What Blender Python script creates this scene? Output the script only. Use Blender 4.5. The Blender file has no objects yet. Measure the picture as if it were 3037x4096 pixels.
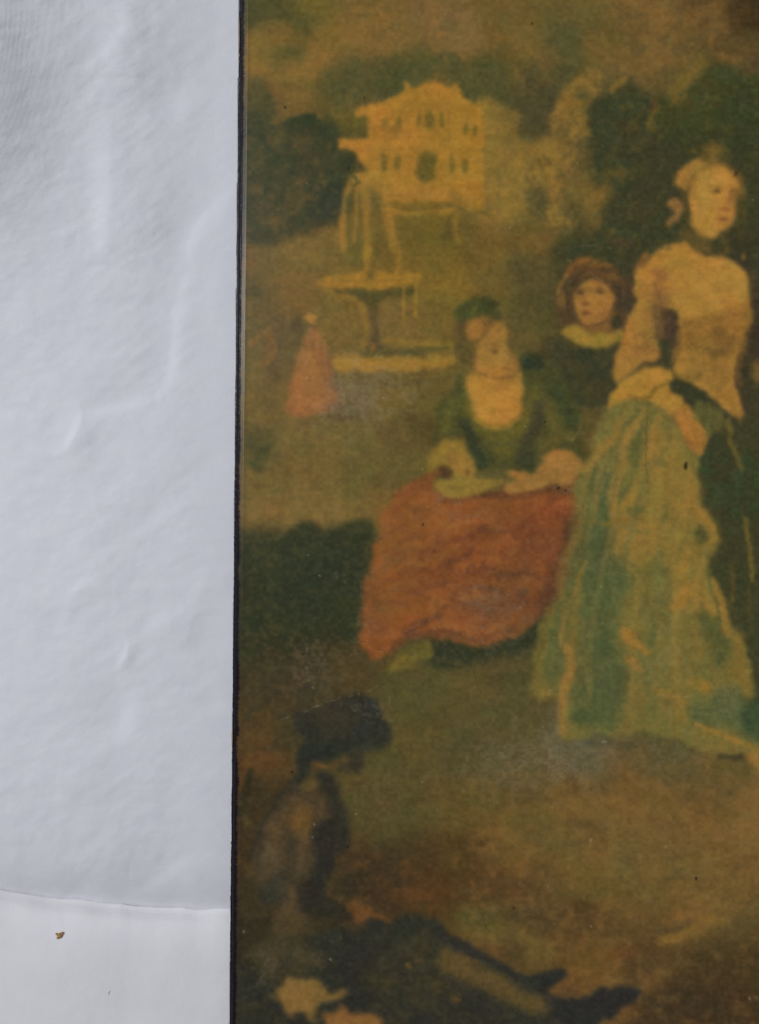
import bpy, bmesh, math, time
import numpy as np
from mathutils import Vector

# ------------------------------------------------------------------ scale and camera
# 1 photograph pixel on the board's face = 0.15 mm; x to the right, y up the picture, z towards the camera
K = 0.00015
FX, FY = 3037*.5, 4096*.5
TOP = 0.0120                    # the board's face above the cloth
CAM_H = 0.62
scene = bpy.context.scene
cam_d = bpy.data.cameras.new('camera'); cam = bpy.data.objects.new('camera', cam_d)
scene.collection.objects.link(cam); scene.camera = cam
cam.location = (0, 0, TOP+CAM_H); cam.rotation_euler = (0, 0, 0)
cam_d.sensor_fit = 'VERTICAL'; cam_d.sensor_height = 24
cam_d.lens = 24*CAM_H/(4096*K); cam_d.clip_start = .01; cam_d.clip_end = 50

# ------------------------------------------------------------------ light: a dim room and one window to the left
world = bpy.data.worlds.new('World'); scene.world = world; world.use_nodes = True
world.node_tree.nodes['Background'].inputs[0].default_value = (.91, .93, 1.0, 1)
world.node_tree.nodes['Background'].inputs[1].default_value = .17
def window_light(name, loc, aim, sx, sy, power, col):
    d = bpy.data.lights.new(name, 'AREA'); d.shape = 'RECTANGLE'; d.size = sx; d.size_y = sy; d.energy = power; d.color = col
    o = bpy.data.objects.new(name, d); scene.collection.objects.link(o); o.location = loc
    o.rotation_euler = (Vector(aim)-Vector(loc)).to_track_quat('-Z', 'Y').to_euler()
window_light('room_light', (-1.25, .72, 2.20), (-.15, 0, 0), .9, .9, 42.5, (.91, .93, 1.0))
window_light('small_window', (-1.25, .42, 1.05), (-.1, .1, 0), .22, .50, 2.9, (.93, .95, 1.0))
scene.view_settings.view_transform = 'Standard'; scene.view_settings.look = 'None'
scene.view_settings.exposure = 0; scene.view_settings.gamma = 1
scene.render.engine = 'CYCLES'

# ------------------------------------------------------------------ helpers
def wx(x): return (x-FX)*K
def wy(y): return (FY-y)*K
def tag(o, label=None, cat=None, kind=None, group=None):
    if label: o['label'] = label
    if cat: o['category'] = cat
    if kind: o['kind'] = kind
    if group: o['group'] = group
    return o
def link(name, me, mat, parent=None, smooth=True):
    o = bpy.data.objects.new(name, me); scene.collection.objects.link(o)
    me.materials.append(mat)
    if smooth: me.shade_smooth()
    if parent: o.parent = parent
    return o
def grid_mesh(name, X, Y, Z):
    h, w = X.shape
    me = bpy.data.meshes.new(name)
    me.vertices.add(h*w)
    me.vertices.foreach_set('co', np.stack([X, Y, Z], -1).astype(np.float32).ravel())
    i = np.arange(h*w).reshape(h, w)
    # rows run down the picture, columns to the right: faces wind to look at the camera
    q = np.stack([i[:-1, :-1], i[1:, :-1], i[1:, 1:], i[:-1, 1:]], -1).reshape(-1, 4)
    n = len(q)
    me.loops.add(n*4); me.loops.foreach_set('vertex_index', q.ravel().astype(np.int32))
    me.polygons.add(n); me.polygons.foreach_set('loop_start', np.arange(0, n*4, 4, dtype=np.int32))
    me.update(calc_edges=True)
    return me
def nodes_of(name):
    m = bpy.data.materials.new(name); m.use_nodes = True
    nt = m.node_tree
    return m, nt, nt.nodes['Principled BSDF'], lambda t, **k: mk(nt, t, k)
def mk(nt, t, k):
    n = nt.nodes.new(t)
    for a, b in k.items():
        if a in n.inputs.keys(): n.inputs[a].default_value = b
        else: setattr(n, a, b)
    return n
def lin(c):
    c = np.asarray(c, np.float32)
    return np.where(c <= .04045, c/12.92, ((c+.055)/1.055)**2.4)
# ------------------------------------------------------------------ shape tables of the cloth (photograph pixels)
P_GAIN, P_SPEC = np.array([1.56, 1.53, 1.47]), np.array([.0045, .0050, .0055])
SWELLS = [(-190, 330, 330, 620, 125), (-300, -500, 900, 1300, 230), (-150, 2000, 420, 800, -34), (480, 350, 150, 600, 10)]
CREASES = [
 ([(930, 700), (840, 800), (745, 960), (705, 1060)], 93, -14.7, .4),
 ([(735, 1000), (692, 1250), (665, 1480), (600, 1600)], 105, -13.0, .5),
 ([(340, 1640), (300, 1740), (235, 1850)], 68, 13.0, -.45),
 ([(640, 1580), (480, 1605), (320, 1650)], 68, -10.5, .4),
 ([(470, 460), (462, 800), (452, 940), (430, 1080)], 150, 17.4, -.5),
 ([(560, 20), (500, 160), (490, 300)], 112, 10.5, -.4),
 ([(760, 300), (700, 400), (640, 480)], 112, -7.8, .3),
 ([(910, 1000), (880, 1150), (870, 1300)], 87, 7.0, -.3),
 ([(528, 2550), (502, 2625), (476, 2690)], 32, 7.8, -.3),
 ([(530, 2720), (480, 2840), (430, 2960)], 93, -11.3, .3),
 ([(925, 2280), (850, 2300), (800, 2370), (790, 2460)], 68, 7.8, -.3),
 ([(925, 2525), (860, 2560), (780, 2565)], 45, -5.2, .2),
 ([(880, 2780), (845, 2815), (805, 2850)], 42, -6.1, .2),
 ([(440, 2335), (350, 2345), (290, 2385), (270, 2440)], 68, 6.1, -.3),
 ([(500, 2120), (600, 2040), (700, 1990)], 100, -6.1, .3),
 ([(640, 1990), (760, 1900), (880, 1820)], 75, -6.1, .3),
 ([(760, 2420), (740, 2520), (690, 2600)], 87, 6.1, .3),
 ([(360, 2960), (340, 3080), (280, 3180)], 137, 7.8, .2),
 ([(680, 2930), (620, 3080), (590, 3200)], 112, 6.1, .2),
 ([(890, 3350), (760, 3420), (640, 3480), (560, 3560)], 112, -12.2, .4),
 ([(150, 3330), (350, 3440), (520, 3480)], 175, 7.8, 0),
 ([(190, 1120), (170, 1300), (120, 1500)], 187, 7.8, .2),
]
t_start = time.time()
# ---------------------------------------------------------------- the print: painted stroke by stroke
# canvas cell = PXC photograph pixels of the board's face; colours are the print's own colours (sRGB 0..255)
PXC = 3.0
CX0, CY0, CX1, CY1 = 880.0, -300.0, 3700.0, 4400.0
CW, CH = int((CX1-CX0)/PXC), int((CY1-CY0)/PXC)
nrng = np.random.default_rng(7)

def vnoise(cx, cy, seed, h=None, w=None):
    h = h or CH; w = w or CW
    r = np.random.default_rng(seed)
    gh, gw = int(h/cy)+3, int(w/cx)+3
    g = r.random((gh, gw)).astype(np.float32)
    y = np.arange(h)/cy; x = np.arange(w)/cx
    yi = y.astype(int); xi = x.astype(int)
    fy = (y-yi); fx = (x-xi)
    fy = (fy*fy*(3-2*fy))[:, None].astype(np.float32); fx = (fx*fx*(3-2*fx))[None, :].astype(np.float32)
    a = g[yi][:, xi]; b = g[yi][:, xi+1]; c = g[yi+1][:, xi]; d = g[yi+1][:, xi+1]
    return (a*(1-fx)+b*fx)*(1-fy)+(c*(1-fx)+d*fx)*fy

def fbm(cx, cy, seed, octs=4, h=None, w=None):
    s = 0; t = 0; a = 1.0
    for i in range(octs):
        s = s + a*vnoise(max(cx/2**i, 1.01), max(cy/2**i, 1.01), seed+i*17, h, w); t += a; a *= .55
    s = s/t
    return (s-s.mean())/s.std()

N_BIG = fbm(36, 30, 1); N_MID = fbm(13, 11, 2); N_FINE = fbm(5, 4.4, 3, 3)
N_VERT = fbm(6, 34, 4); N_HORZ = fbm(26, 5, 5)
WX = fbm(18, 18, 6)+.55*fbm(4.5, 4.5, 10, 2); WY = fbm(18, 18, 8)+.55*fbm(4.5, 4.5, 12, 2)
_d = fbm(30, 6, 9, 4, CH+CW, CW+CH)
_yy, _xx = np.mgrid[0:CH, 0:CW]
_c, _s = math.cos(math.radians(28)), math.sin(math.radians(28))
N_DIAG = _d[np.clip((_xx*_s+_yy*_c).astype(int), 0, CH+CW-1), np.clip((_xx*_c-_yy*_s+CH*.5).astype(int), 0, CW+CH-1)]
del _d
NF = {'big': N_BIG, 'mid': N_MID, 'fine': N_FINE, 'vert': N_VERT, 'horz': N_HORZ, 'diag': N_DIAG}
C = np.zeros((CH, CW, 3), np.float32)
WEAR = np.zeros((CH, CW), np.float32)
T = [0.0, 0.0, 1.0]
def at(ox, oy, s): T[:] = [ox, oy, s]
def tr(pts):
    p = np.asarray(pts, np.float32)
    return np.stack([(p[:, 0]/T[2]+T[0]-CX0)/PXC, (p[:, 1]/T[2]+T[1]-CY0)/PXC], 1)
def ln(v): return v/T[2]/PXC

def blur(m, r):
    r = max(int(round(r)), 0)
    if r == 0: return m
    for _ in range(2):
        for ax in (0, 1):
            pad = [(0, 0), (0, 0)]; pad[ax] = (r+1, r)
            c = np.cumsum(np.pad(m, pad, mode='edge'), axis=ax, dtype=np.float64)
            n = m.shape[ax]
            if ax == 0: m = ((c[2*r+1:2*r+1+n]-c[:n])/(2*r+1)).astype(np.float32)
            else: m = ((c[:, 2*r+1:2*r+1+n]-c[:, :n])/(2*r+1)).astype(np.float32)
    return m

def catmull(p, n=5):
    out = []
    k = len(p)
    for i in range(k):
        a, b, c, d = p[i-1], p[i], p[(i+1) % k], p[(i+2) % k]
        for t in np.linspace(0, 1, n, endpoint=False):
            out.append(.5*((2*b)+(-a+c)*t+(2*a-5*b+4*c-d)*t*t+(-a+3*b-3*c+d)*t**3))
    return np.asarray(out, np.float32)

def window(p, pad):
    x0 = max(int(p[:, 0].min()-pad), 0); x1 = min(int(p[:, 0].max()+pad)+2, CW)
    y0 = max(int(p[:, 1].min()-pad), 0); y1 = min(int(p[:, 1].max()+pad)+2, CH)
    return x0, x1, y0, y1

def pmask(pts, bl, warp):
    p = catmull(tr(pts)); b = ln(bl); w = ln(warp)
    x0, x1, y0, y1 = window(p, b*3+w*2.5+2)
    if x1 <= x0 or y1 <= y0: return None
    yy, xx = np.mgrid[y0:y1, x0:x1].astype(np.float32)
    yy = yy+w*WY[y0:y1, x0:x1]; xx = xx+w*WX[y0:y1, x0:x1]
    ins = np.zeros(xx.shape, bool)
    q = np.roll(p, -1, 0)
    for (ax, ay), (bx, by) in zip(p, q):
        if ay == by: continue
        c = ((ay > yy) != (by > yy))
        ins ^= c & (xx < (bx-ax)*(yy-ay)/(by-ay)+ax)
    return (slice(y0, y1), slice(x0, x1)), blur(ins.astype(np.float32), b)

def put(sl, m, col, op):
    m = np.clip(m*op, 0, 1)[..., None]
    C[sl] = C[sl]*(1-m)+np.asarray(col, np.float32)*m

def P(col, pts, bl=9, op=1.0, warp=8):
    r = pmask(pts, bl*1.15, warp)
    if r: put(r[0], r[1], col, op)

def M(col, pts, f='mid', th=0.3, op=.8, bl=14, sharp=1.2, warp=8):
    """mottle: the colour only where the chosen noise is above th, inside the outline"""
    r = pmask(pts, bl, warp)
    if r: put(r[0], r[1]*np.clip((NF[f][r[0]]-th)*sharp, 0, 1), col, op)

def dist(pts, ws):
    p = tr(pts); ws = np.asarray(ws if np.ndim(ws) else [ws]*len(p), np.float32)/T[2]/PXC
    return p, ws
def L(col, pts, w, op=1.0, soft=.5, warp=4, f=None):
    p, ws = dist(pts, w); wp = ln(warp)
    if len(p) > 2:   # smooth the path
        q = []; v = []
        for i in range(len(p)-1):
            a, b, c, d = p[max(i-1, 0)], p[i], p[i+1], p[min(i+2, len(p)-1)]
            for t in np.linspace(0, 1, 4, endpoint=False):
                q.append(.5*((2*b)+(-a+c)*t+(2*a-5*b+4*c-d)*t*t+(-a+3*b-3*c+d)*t**3)); v.append(ws[i]*(1-t)+ws[i+1]*t)
        q.append(p[-1]); v.append(ws[-1]); p = np.asarray(q, np.float32); ws = np.asarray(v, np.float32)
    x0, x1, y0, y1 = window(p, ws.max()+wp*2+2)
    if x1 <= x0 or y1 <= y0: return
    yy, xx = np.mgrid[y0:y1, x0:x1].astype(np.float32)
    yy = yy+wp*WY[y0:y1, x0:x1]; xx = xx+wp*WX[y0:y1, x0:x1]
    best = np.full(xx.shape, 9.0, np.float32)
    for i in range(len(p)-1):
        d = p[i+1]-p[i]; l2 = float(d@d)+1e-6
        t = np.clip(((xx-p[i, 0])*d[0]+(yy-p[i, 1])*d[1])/l2, 0, 1)
        dd = np.hypot(xx-p[i, 0]-t*d[0], yy-p[i, 1]-t*d[1])
        hw = np.maximum((ws[i]*(1-t)+ws[i+1]*t)*.5, .35)
        best = np.minimum(best, dd/hw)
    m = np.clip((1+soft-best)/(2*soft), 0, 1); m = m*m*(3-2*m)
    sl = (slice(y0, y1), slice(x0, x1))
    if f: m = m*np.clip(NF[f][sl]*.6+.7, 0, 1)
    put(sl, m, col, op)

def E(col, cx, cy, rx, ry, op=1.0, soft=.55, rot=0, warp=6, f=None, wear=0):
    p = tr([(cx, cy)])[0]; a, b, wp = ln(rx), ln(ry), ln(warp)
    R = max(a, b)*(1+soft)+wp*2+2
    x0, x1, y0, y1 = window(p[None], R)
    if x1 <= x0 or y1 <= y0: return
    yy, xx = np.mgrid[y0:y1, x0:x1].astype(np.float32)
    yy = yy+wp*WY[y0:y1, x0:x1]-p[1]; xx = xx+wp*WX[y0:y1, x0:x1]-p[0]
    c, s = math.cos(math.radians(rot)), math.sin(math.radians(rot))
    r = np.hypot((xx*c+yy*s)/a, (-xx*s+yy*c)/b)
    m = np.clip((1+soft-r)/(2*soft), 0, 1); m = m*m*(3-2*m)
    sl = (slice(y0, y1), slice(x0, x1))
    if f: m = m*np.clip(NF[f][sl]*.7+.35, 0, 1)
    put(sl, m, col, op)
    if wear: WEAR[sl] = np.maximum(WEAR[sl], m*wear)

# --- ground colours: (x, y, r, g, b) on a 1652-wide tracing of the face
GROUND = """545 20 78 72 38,600 30 80 74 38,680 30 100 85 40,800 20 108 84 44,950 30 110 84 50,1100 25 102 80 44,1250 30 102 82 44,1400 30 98 76 44,1550 30 85 66 40,1640 20 64 50 32,
550 120 112 88 40,600 90 98 82 38,640 110 82 75 38,700 100 112 86 42,850 90 112 86 46,1000 100 112 86 50,1150 90 104 82 42,1230 90 82 74 44,1300 100 96 77 40,1450 110 94 75 44,1620 110 84 66 40,
550 150 120 90 40,650 150 118 90 42,800 160 106 83 44,900 150 88 78 42,1000 150 92 78 42,1100 150 92 76 40,1200 140 78 70 42,1350 150 92 74 44,1500 150 90 74 42,1620 170 80 66 40,
550 200 100 80 38,640 210 98 80 38,740 220 92 78 38,850 175 76 72 42,1060 190 74 69 44,1150 200 78 69 42,1190 240 72 65 42,1350 190 84 72 42,1600 220 72 64 38,
560 230 74 69 40,700 290 64 63 36,620 300 68 63 36,560 320 64 61 34,580 400 66 60 36,680 400 60 59 40,640 480 64 59 38,760 250 92 78 36,760 320 84 72 36,
560 530 100 78 40,650 540 112 86 42,750 540 104 84 40,850 540 104 82 36,950 540 100 80 36,1050 560 98 78 38,1150 520 94 76 40,1100 460 104 84 44,1150 350 106 84 44,1180 420 100 80 44,
560 640 92 76 40,660 640 104 80 40,600 590 102 80 40,980 620 108 86 38,940 560 104 82 36,1080 600 92 78 40,1140 590 80 71 42,1180 640 76 67 40,1300 480 74 66 40,1250 560 66 62 38,
580 840 100 82 42,630 740 92 76 44,850 720 104 82 44,960 700 104 82 40,740 700 106 84 42,760 620 104 82 38,
560 880 98 80 40,780 880 96 83 52,850 870 102 85 46,930 870 92 76 40,
560 970 82 72 38,640 960 100 82 44,760 960 100 83 46,880 950 92 74 42,910 930 80 66 36,
560 1040 102 80 42,700 1040 100 82 44,800 1030 96 81 44,880 1000 90 77 42,
560 1110 108 84 46,650 1110 110 86 47,740 1095 106 86 47,800 1070 98 80 44,830 1040 88 74 42,
560 1185 58 57 36,650 1200 55 57 36,760 1190 50 55 38,700 1300 47 51 37,560 1300 50 51 35,560 1400 54 51 35,640 1400 55 51 35,740 1400 62 56 36,760 1440 72 60 38,
560 1480 64 55 37,640 1480 67 57 39,560 1580 76 60 36,640 1590 66 57 37,900 1500 78 69 41,1000 1500 82 71 41,1100 1450 76 67 41,1100 1550 80 71 43,900 1600 78 69 39,1000 1650 74 67 43,1100 1680 80 73 50,1250 1650 88 79 58,1450 1650 82 73 46,1600 1640 88 74 42,900 1750 76 66 38,1000 1750 86 70 38,1100 1760 92 73 40,1250 1730 102 77 42,1400 1740 100 75 42,1550 1740 90 71 42,1640 1760 110 80 46,
900 1850 70 55 35,1000 1870 73 57 33,1100 1850 85 67 38,1250 1830 86 69 42,1400 1850 90 73 46,1550 1850 94 73 44,850 1900 62 49 35,950 1930 75 54 33,1050 1930 77 57 35,1150 1930 81 61 38,1300 1930 85 69 38,1450 1950 85 67 38,1600 1920 96 71 42,1050 2000 79 67 37,1150 2020 74 60 38,1300 2000 82 63 37,1500 1990 98 74 41,1620 2000 79 65 39,1050 2080 85 64 39,1200 2080 89 67 38,1300 2100 93 69 37,1400 2120 78 59 37,1550 2100 69 55 35,1640 2100 65 53 33,1450 2180 63 49 35,1600 2200 63 49 33,1250 2130 98 70 39,1320 2160 94 69 40,1200 2210 62 52 38,1450 2240 62 48 34,
560 1650 84 60 36,540 1720 60 50 34,560 1850 62 50 34,580 1950 60 50 36,560 2050 52 46 34,545 2150 48 44 34,820 1700 76 66 40,850 1780 74 62 38,830 1640 74 66 38,
1640 300 58 54 36,1640 600 56 48 38,1640 900 60 52 38,1640 1200 58 54 38,1640 1500 60 60 40,1400 600 62 56 40,1350 450 62 60 40,1500 400 58 58 38,1500 280 60 62 38"""
def ground():
    pts = np.array([[float(v) for v in r.split()] for r in GROUND.replace('\n', '').split(',') if r.strip()], np.float32)
    q = 6
    gh, gw = CH//q+2, CW//q+2
    yy, xx = np.mgrid[0:gh, 0:gw].astype(np.float32)
    X = ((xx*q*PXC+CX0)*.5439); Y = ((yy*q*PXC+CY0)*.5439)
    num = np.zeros((gh, gw, 3), np.float32); den = np.zeros((gh, gw), np.float32)
    for x, y, r, g, b in pts:
        w = ((X-x)**2+(Y-y)**2+22.0**2)**-2.6*1e6
        num += w[..., None]*np.array([r, g, b], np.float32); den += w
    small = num/den[..., None]
    y = np.arange(CH)/q; x = np.arange(CW)/q
    yi = y.astype(int); xi = x.astype(int); fy = (y-yi)[:, None, None].astype(np.float32); fx = (x-xi)[None, :, None].astype(np.float32)
    C[:] = (small[yi][:, xi]*(1-fx)+small[yi][:, xi+1]*fx)*(1-fy)+(small[yi+1][:, xi]*(1-fx)+small[yi+1][:, xi+1]*fx)*fy
ground()
ALL = [(880, -300), (2200, -330), (3700, -300), (3730, 2000), (3700, 4400), (2000, 4430), (880, 4400), (850, 2000)]
at(0, 0, 1)
# cloudy sky and lawn variation
M((120, 92, 46), [(960, -60), (3037, -60), (3037, 420), (960, 420)], 'big', .2, .35, 40)
M((70, 66, 40), [(960, -60), (3037, -60), (3037, 420), (960, 420)], 'mid', .5, .25, 40, .8)
M((84, 74, 38), [(960, 980), (1900, 980), (1650, 2050), (960, 2100)], 'horz', .2, .35, 40, .8)

# ---- upper left
at(900, 0, 1.652)
P((77, 72, 38), [(125, -40), (440, -40), (430, 60), (420, 100), (540, 90), (590, 150), (560, 210), (500, 240), (430, 200), (390, 130), (340, 150), (330, 60), (250, 120), (180, 160), (125, 120)], 26, .8, 20)
L((118, 88, 40), [(130, 260), (330, 240), (560, 270), (700, 220)], 130, .5, .9)
P((78, 73, 41), [(850, 400), (1000, 370), (1200, 380), (1500, 420), (1750, 420), (1900, 560), (1900, 740), (1560, 600), (1400, 480), (1250, 560), (1180, 560), (1000, 660), (870, 740), (700, 700), (620, 560), (700, 460)], 40, .8, 24)
M((66, 68, 42), [(800, 380), (1800, 380), (1800, 640), (1000, 660), (600, 700)], 'mid', .1, .5, 30)
P((70, 67, 37), [(120, 520), (220, 510), (310, 590), (330, 700), (300, 820), (120, 900)], 22, .8, 16)
TREE = [(110, 760), (320, 820), (400, 770), (480, 750), (560, 760), (640, 800), (720, 850), (740, 900), (760, 960), (760, 1000), (850, 1010), (900, 1090), (940, 1120), (860, 1160), (800, 1250), (780, 1350), (770, 1450), (700, 1470), (600, 1480), (400, 1560), (110, 1590)]
P((61, 60, 36), TREE, 16, .95, 14)
M((78, 66, 37), TREE, 'mid', .2, .75)
M((48, 56, 36), TREE, 'mid', -.9, .0)
E((44, 54, 33), 520, 790, 90, 50, .8); E((46, 54, 38), 560, 1050, 130, 90, .6, f='mid'); E((48, 53, 42), 700, 1300, 120, 120, .7); E((50, 54, 40), 640, 1420, 110, 50, .6)
E((44, 52, 34), 790, 1050, 70, 50, .6); E((50, 56, 36), 690, 880, 70, 50, .6)
L((104, 80, 39), [(320, 810), (400, 750), (480, 715), (560, 725), (630, 775)], 34, .8, .9, 10)
L((96, 74, 40), [(330, 620), (380, 700), (330, 790)], 60, .5, .9)
for x, y in [(350, 900), (470, 960), (640, 1080), (320, 1300), (330, 1460), (480, 1530), (640, 1190), (200, 1230), (240, 1000)]:
    E((92, 74, 38), x, y, 28, 45, .5, .8, 20, 14)
L((66, 58, 36), [(120, 1560), (300, 1560), (520, 1500), (760, 1470)], 40, .6, .9)
# house
P((126, 97, 44), [(1640, 680), (1880, 739), (1953, 773), (1948, 909), (2080, 920), (2200, 930), (2120, 1030), (2150, 1200), (2000, 1360), (1650, 1400)], 20, .95)
L((132, 100, 45), [(1690, 690), (1880, 738), (1960, 778)], 24, .8, .9); L((70, 66, 42), [(1960, 790), (1962, 900)], 26, .6, .95); L((88, 74, 42), [(1700, 905), (1950, 912)], 16, .5, .9)
P((121, 94, 45), [(1650, 900), (1948, 905), (2230, 925), (2190, 1100), (2100, 1360), (1650, 1400)], 40, .9)
M((106, 85, 45), [(1640, 920), (2200, 930), (2100, 1360), (1650, 1400)], 'vert', 0, .6)
P((143, 101, 41), [(865, 745), (950, 700), (1050, 662), (1150, 622), (1178, 600), (1185, 535), (1230, 572), (1245, 588), (1300, 560), (1350, 540), (1405, 545), (1460, 575), (1510, 592), (1532, 545), (1560, 600), (1580, 650), (1652, 690), (1698, 705), (1700, 1364), (1500, 1330), (1020, 1330), (985, 1200), (930, 1120), (880, 1060), (870, 1010), (830, 985), (760, 965), (738, 938), (762, 915), (930, 915), (948, 900), (945, 770)], 8, 1, 7)
L((148, 105, 42), [(880, 745), (1050, 690), (1300, 600), (1450, 610), (1690, 730)], 46, .6, .8)
L((149, 106, 43), [(750, 938), (930, 935), (1100, 950), (1330, 940), (1690, 960)], 36, .5, .9)
E((150, 108, 46), 1000, 1190, 130, 60, .6)
for x, y, a, b in [(1060, 815, 28, 45), (1145, 820, 24, 44), (1275, 800, 18, 52), (1350, 788, 34, 60), (1436, 790, 17, 45), (1590, 850, 18, 42), (1645, 850, 15, 45), (1050, 1070, 21, 60), (1145, 1078, 20, 60), (1495, 1085, 20, 60), (1585, 1090, 25, 52)]:
    E((101, 82, 37), x, y, a, b, .8, .4, 0, 5)
P((92, 78, 36), [(1265, 1060), (1290, 1015), (1335, 1005), (1380, 1020), (1392, 1060), (1385, 1180), (1330, 1200), (1275, 1180)], 9, .9)
E((110, 84, 40), 1130, 860, 60, 40, .4); L((120, 88, 38), [(960, 900), (960, 780)], 16, .5)
for x in (1210, 1480): L((132, 96, 40), [(x, 740), (x, 1180)], 16, .4)
L((130, 95, 40), [(1000, 985), (1690, 990)], 18, .5)
L((138, 100, 44), [(1000, 1250), (1300, 1285), (1690, 1290)], 70, .6, .9)
L((112, 86, 37), [(1080, 1350), (1440, 1352)], 34, .9, .8)
L((140, 103, 41), [(1060, 1385), (1250, 1410), (1500, 1400)], 38, .9, .8)
P((100, 80, 36), [(1100, 1430), (1480, 1430), (1490, 1652), (1130, 1652)], 24, .8)
L((96, 78, 40), [(1500, 1290), (1600, 1350), (1652, 1400)], 60, .35, .95)
L((122, 92, 42), [(1525, 1370), (1535, 1440), (1515, 1500), (1530, 1560), (1550, 1610)], [26, 40, 34, 40, 24], .7, .95, 2); E((124, 93, 42), 1525, 1345, 18, 20, .6, .9)
E((86, 70, 38), 1600, 1500, 44, 60, .5, .9); E((84, 68, 36), 1470, 1530, 40, 70, .6)
E((84, 76, 37), 1690, 1400, 70, 26, .5, .95)
# fountain jets
P((92, 78, 38), [(810, 1260), (880, 1230), (1030, 1260), (1120, 1652), (800, 1652)], 24, .6)
L((138, 101, 43), [(778, 1652), (778, 1500), (790, 1360), (805, 1280), (840, 1195), (900, 1158), (965, 1165), (1030, 1230), (1070, 1340), (1095, 1480), (1135, 1660)], 40, .74, .95, 2)
L((140, 102, 42), [(900, 1180), (930, 1300), (938, 1450), (940, 1700)], 50, .72, .95, 2)
L((124, 93, 41), [(880, 1230), (866, 1330), (866, 1480), (850, 1600)], 28, .8, .9, 2)
L((126, 94, 41), [(985, 1190), (1035, 1330), (1075, 1500), (1110, 1652)], 34, .7, .9)
L((142, 103, 44), [(840, 1200), (900, 1170), (980, 1190)], 44, .8, .9)
E((76, 70, 38), 828, 1350, 32, 60, .8); E((84, 74, 42), 990, 1330, 34, 80, .7)

E((139, 101, 43), 920, 1200, 90, 50, .8, .9); E((132, 97, 42), 960, 1290, 70, 90, .4, .95)
# ---- upper right trees
at(1900, 0, 1.453)
E((80, 74, 44), 560, 200, 180, 200, .5, .9); E((60, 48, 30), 1600, 80, 120, 110, .6, .9)
E((70, 64, 43), 300, 620, 170, 170, .5, .9)
TR1 = [(680, 600), (760, 540), (850, 510), (900, 460), (1000, 540), (1050, 600), (1020, 700), (1060, 760), (1160, 880), (1180, 1000), (1110, 1150), (1130, 1330), (1100, 1480), (460, 1480), (600, 1400), (720, 1320), (740, 1200), (800, 1080), (700, 1050), (640, 960), (700, 850), (650, 760)]
P((60, 59, 39), TR1, 18, .95, 14); M((50, 56, 40), TR1, 'mid', .1, .8); M((76, 66, 38), TR1, 'mid', .9, .6)
TR2 = [(1040, 640), (1100, 560), (1250, 450), (1350, 380), (1450, 360), (1550, 450), (1670, 480), (1670, 1000), (1500, 900), (1300, 880), (1160, 880), (1060, 760)]
P((64, 62, 36), TR2, 22, .95, 16); M((52, 60, 36), TR2, 'mid', 0, .7); M((78, 70, 38), TR2, 'mid', .9, .5)
E((64, 68, 44), 1470, 420, 70, 50, .6); E((54, 57, 38), 1560, 680, 120, 190, .6)
BU = [(475, 550), (560, 470), (660, 425), (750, 460), (735, 520), (690, 560), (655, 600), (640, 700), (655, 760), (600, 825), (520, 815), (470, 770), (435, 700), (470, 640)]
P((117, 89, 44), BU, 14, 1, 16); M((88, 74, 44), BU, 'mid', .6, .6); M((126, 95, 46), BU, 'fine', .7, .5); M((122, 92, 44), BU, 'mid', -.2, .0)
E((118, 88, 43), 590, 500, 90, 40, .8, .8, -30); E((116, 86, 43), 540, 600, 50, 30, .6, .9); E((114, 85, 43), 560, 680, 80, 40, .6, .9); E((78, 70, 44), 620, 555, 45, 25, .8); E((76, 68, 42), 705, 490, 20, 18, .6); E((82, 70, 42), 520, 760, 40, 50, .5)
L((108, 84, 42), [(800, 525), (840, 480), (885, 450)], [30, 50, 20], .95, .8)
P((104, 82, 41), [(1130, 520), (1200, 425), (1290, 355), (1345, 300), (1362, 340), (1350, 400), (1290, 470), (1250, 545), (1180, 610), (1130, 590)], 14, .9, 10)
M((78, 70, 38), [(1130, 520), (1290, 355), (1350, 400), (1180, 610)], 'diag', .2, .7)
L((92, 76, 38), [(1060, 630), (1020, 690), (1030, 740)], 44, .8, .8); E((80, 54, 36), 1048, 615, 18, 18, .5)
E((92, 74, 40), 908, 620, 18, 14, .6); E((86, 70, 38), 1010, 790, 12, 14, .6); E((88, 70, 36), 1618, 775, 12, 16, .6)
L((44, 48, 26), [(880, 640), (865, 740), (885, 820), (915, 820)], 9, .7)
P((120, 92, 44), [(360, 930), (440, 870), (520, 830), (580, 880), (545, 945), (480, 965), (465, 1050), (400, 1030)], 16, .9, 12)
E((76, 69, 43), 375, 1160, 70, 95, .8); E((70, 66, 40), 330, 780, 60, 50, .5)
L((119, 91, 45), [(490, 1080), (465, 1150), (435, 1220), (450, 1290), (520, 1300)], 62, .9, .8, 10)
P((102, 82, 42), [(560, 1090), (640, 1040), (720, 1080), (805, 1070), (790, 1140), (735, 1240), (735, 1330), (640, 1280), (600, 1200)], 18, .9, 14)
L((88, 74, 38), [(780, 1000), (880, 1000), (960, 980)], 50, .8, .9); L((80, 70, 38), [(600, 930), (700, 1010), (800, 1000)], 30, .5, .9)
E((84, 60, 40), 870, 1415, 60, 30, .6); L((100, 80, 44), [(370, 1350), (540, 1350)], 50, .5, .9)

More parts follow.
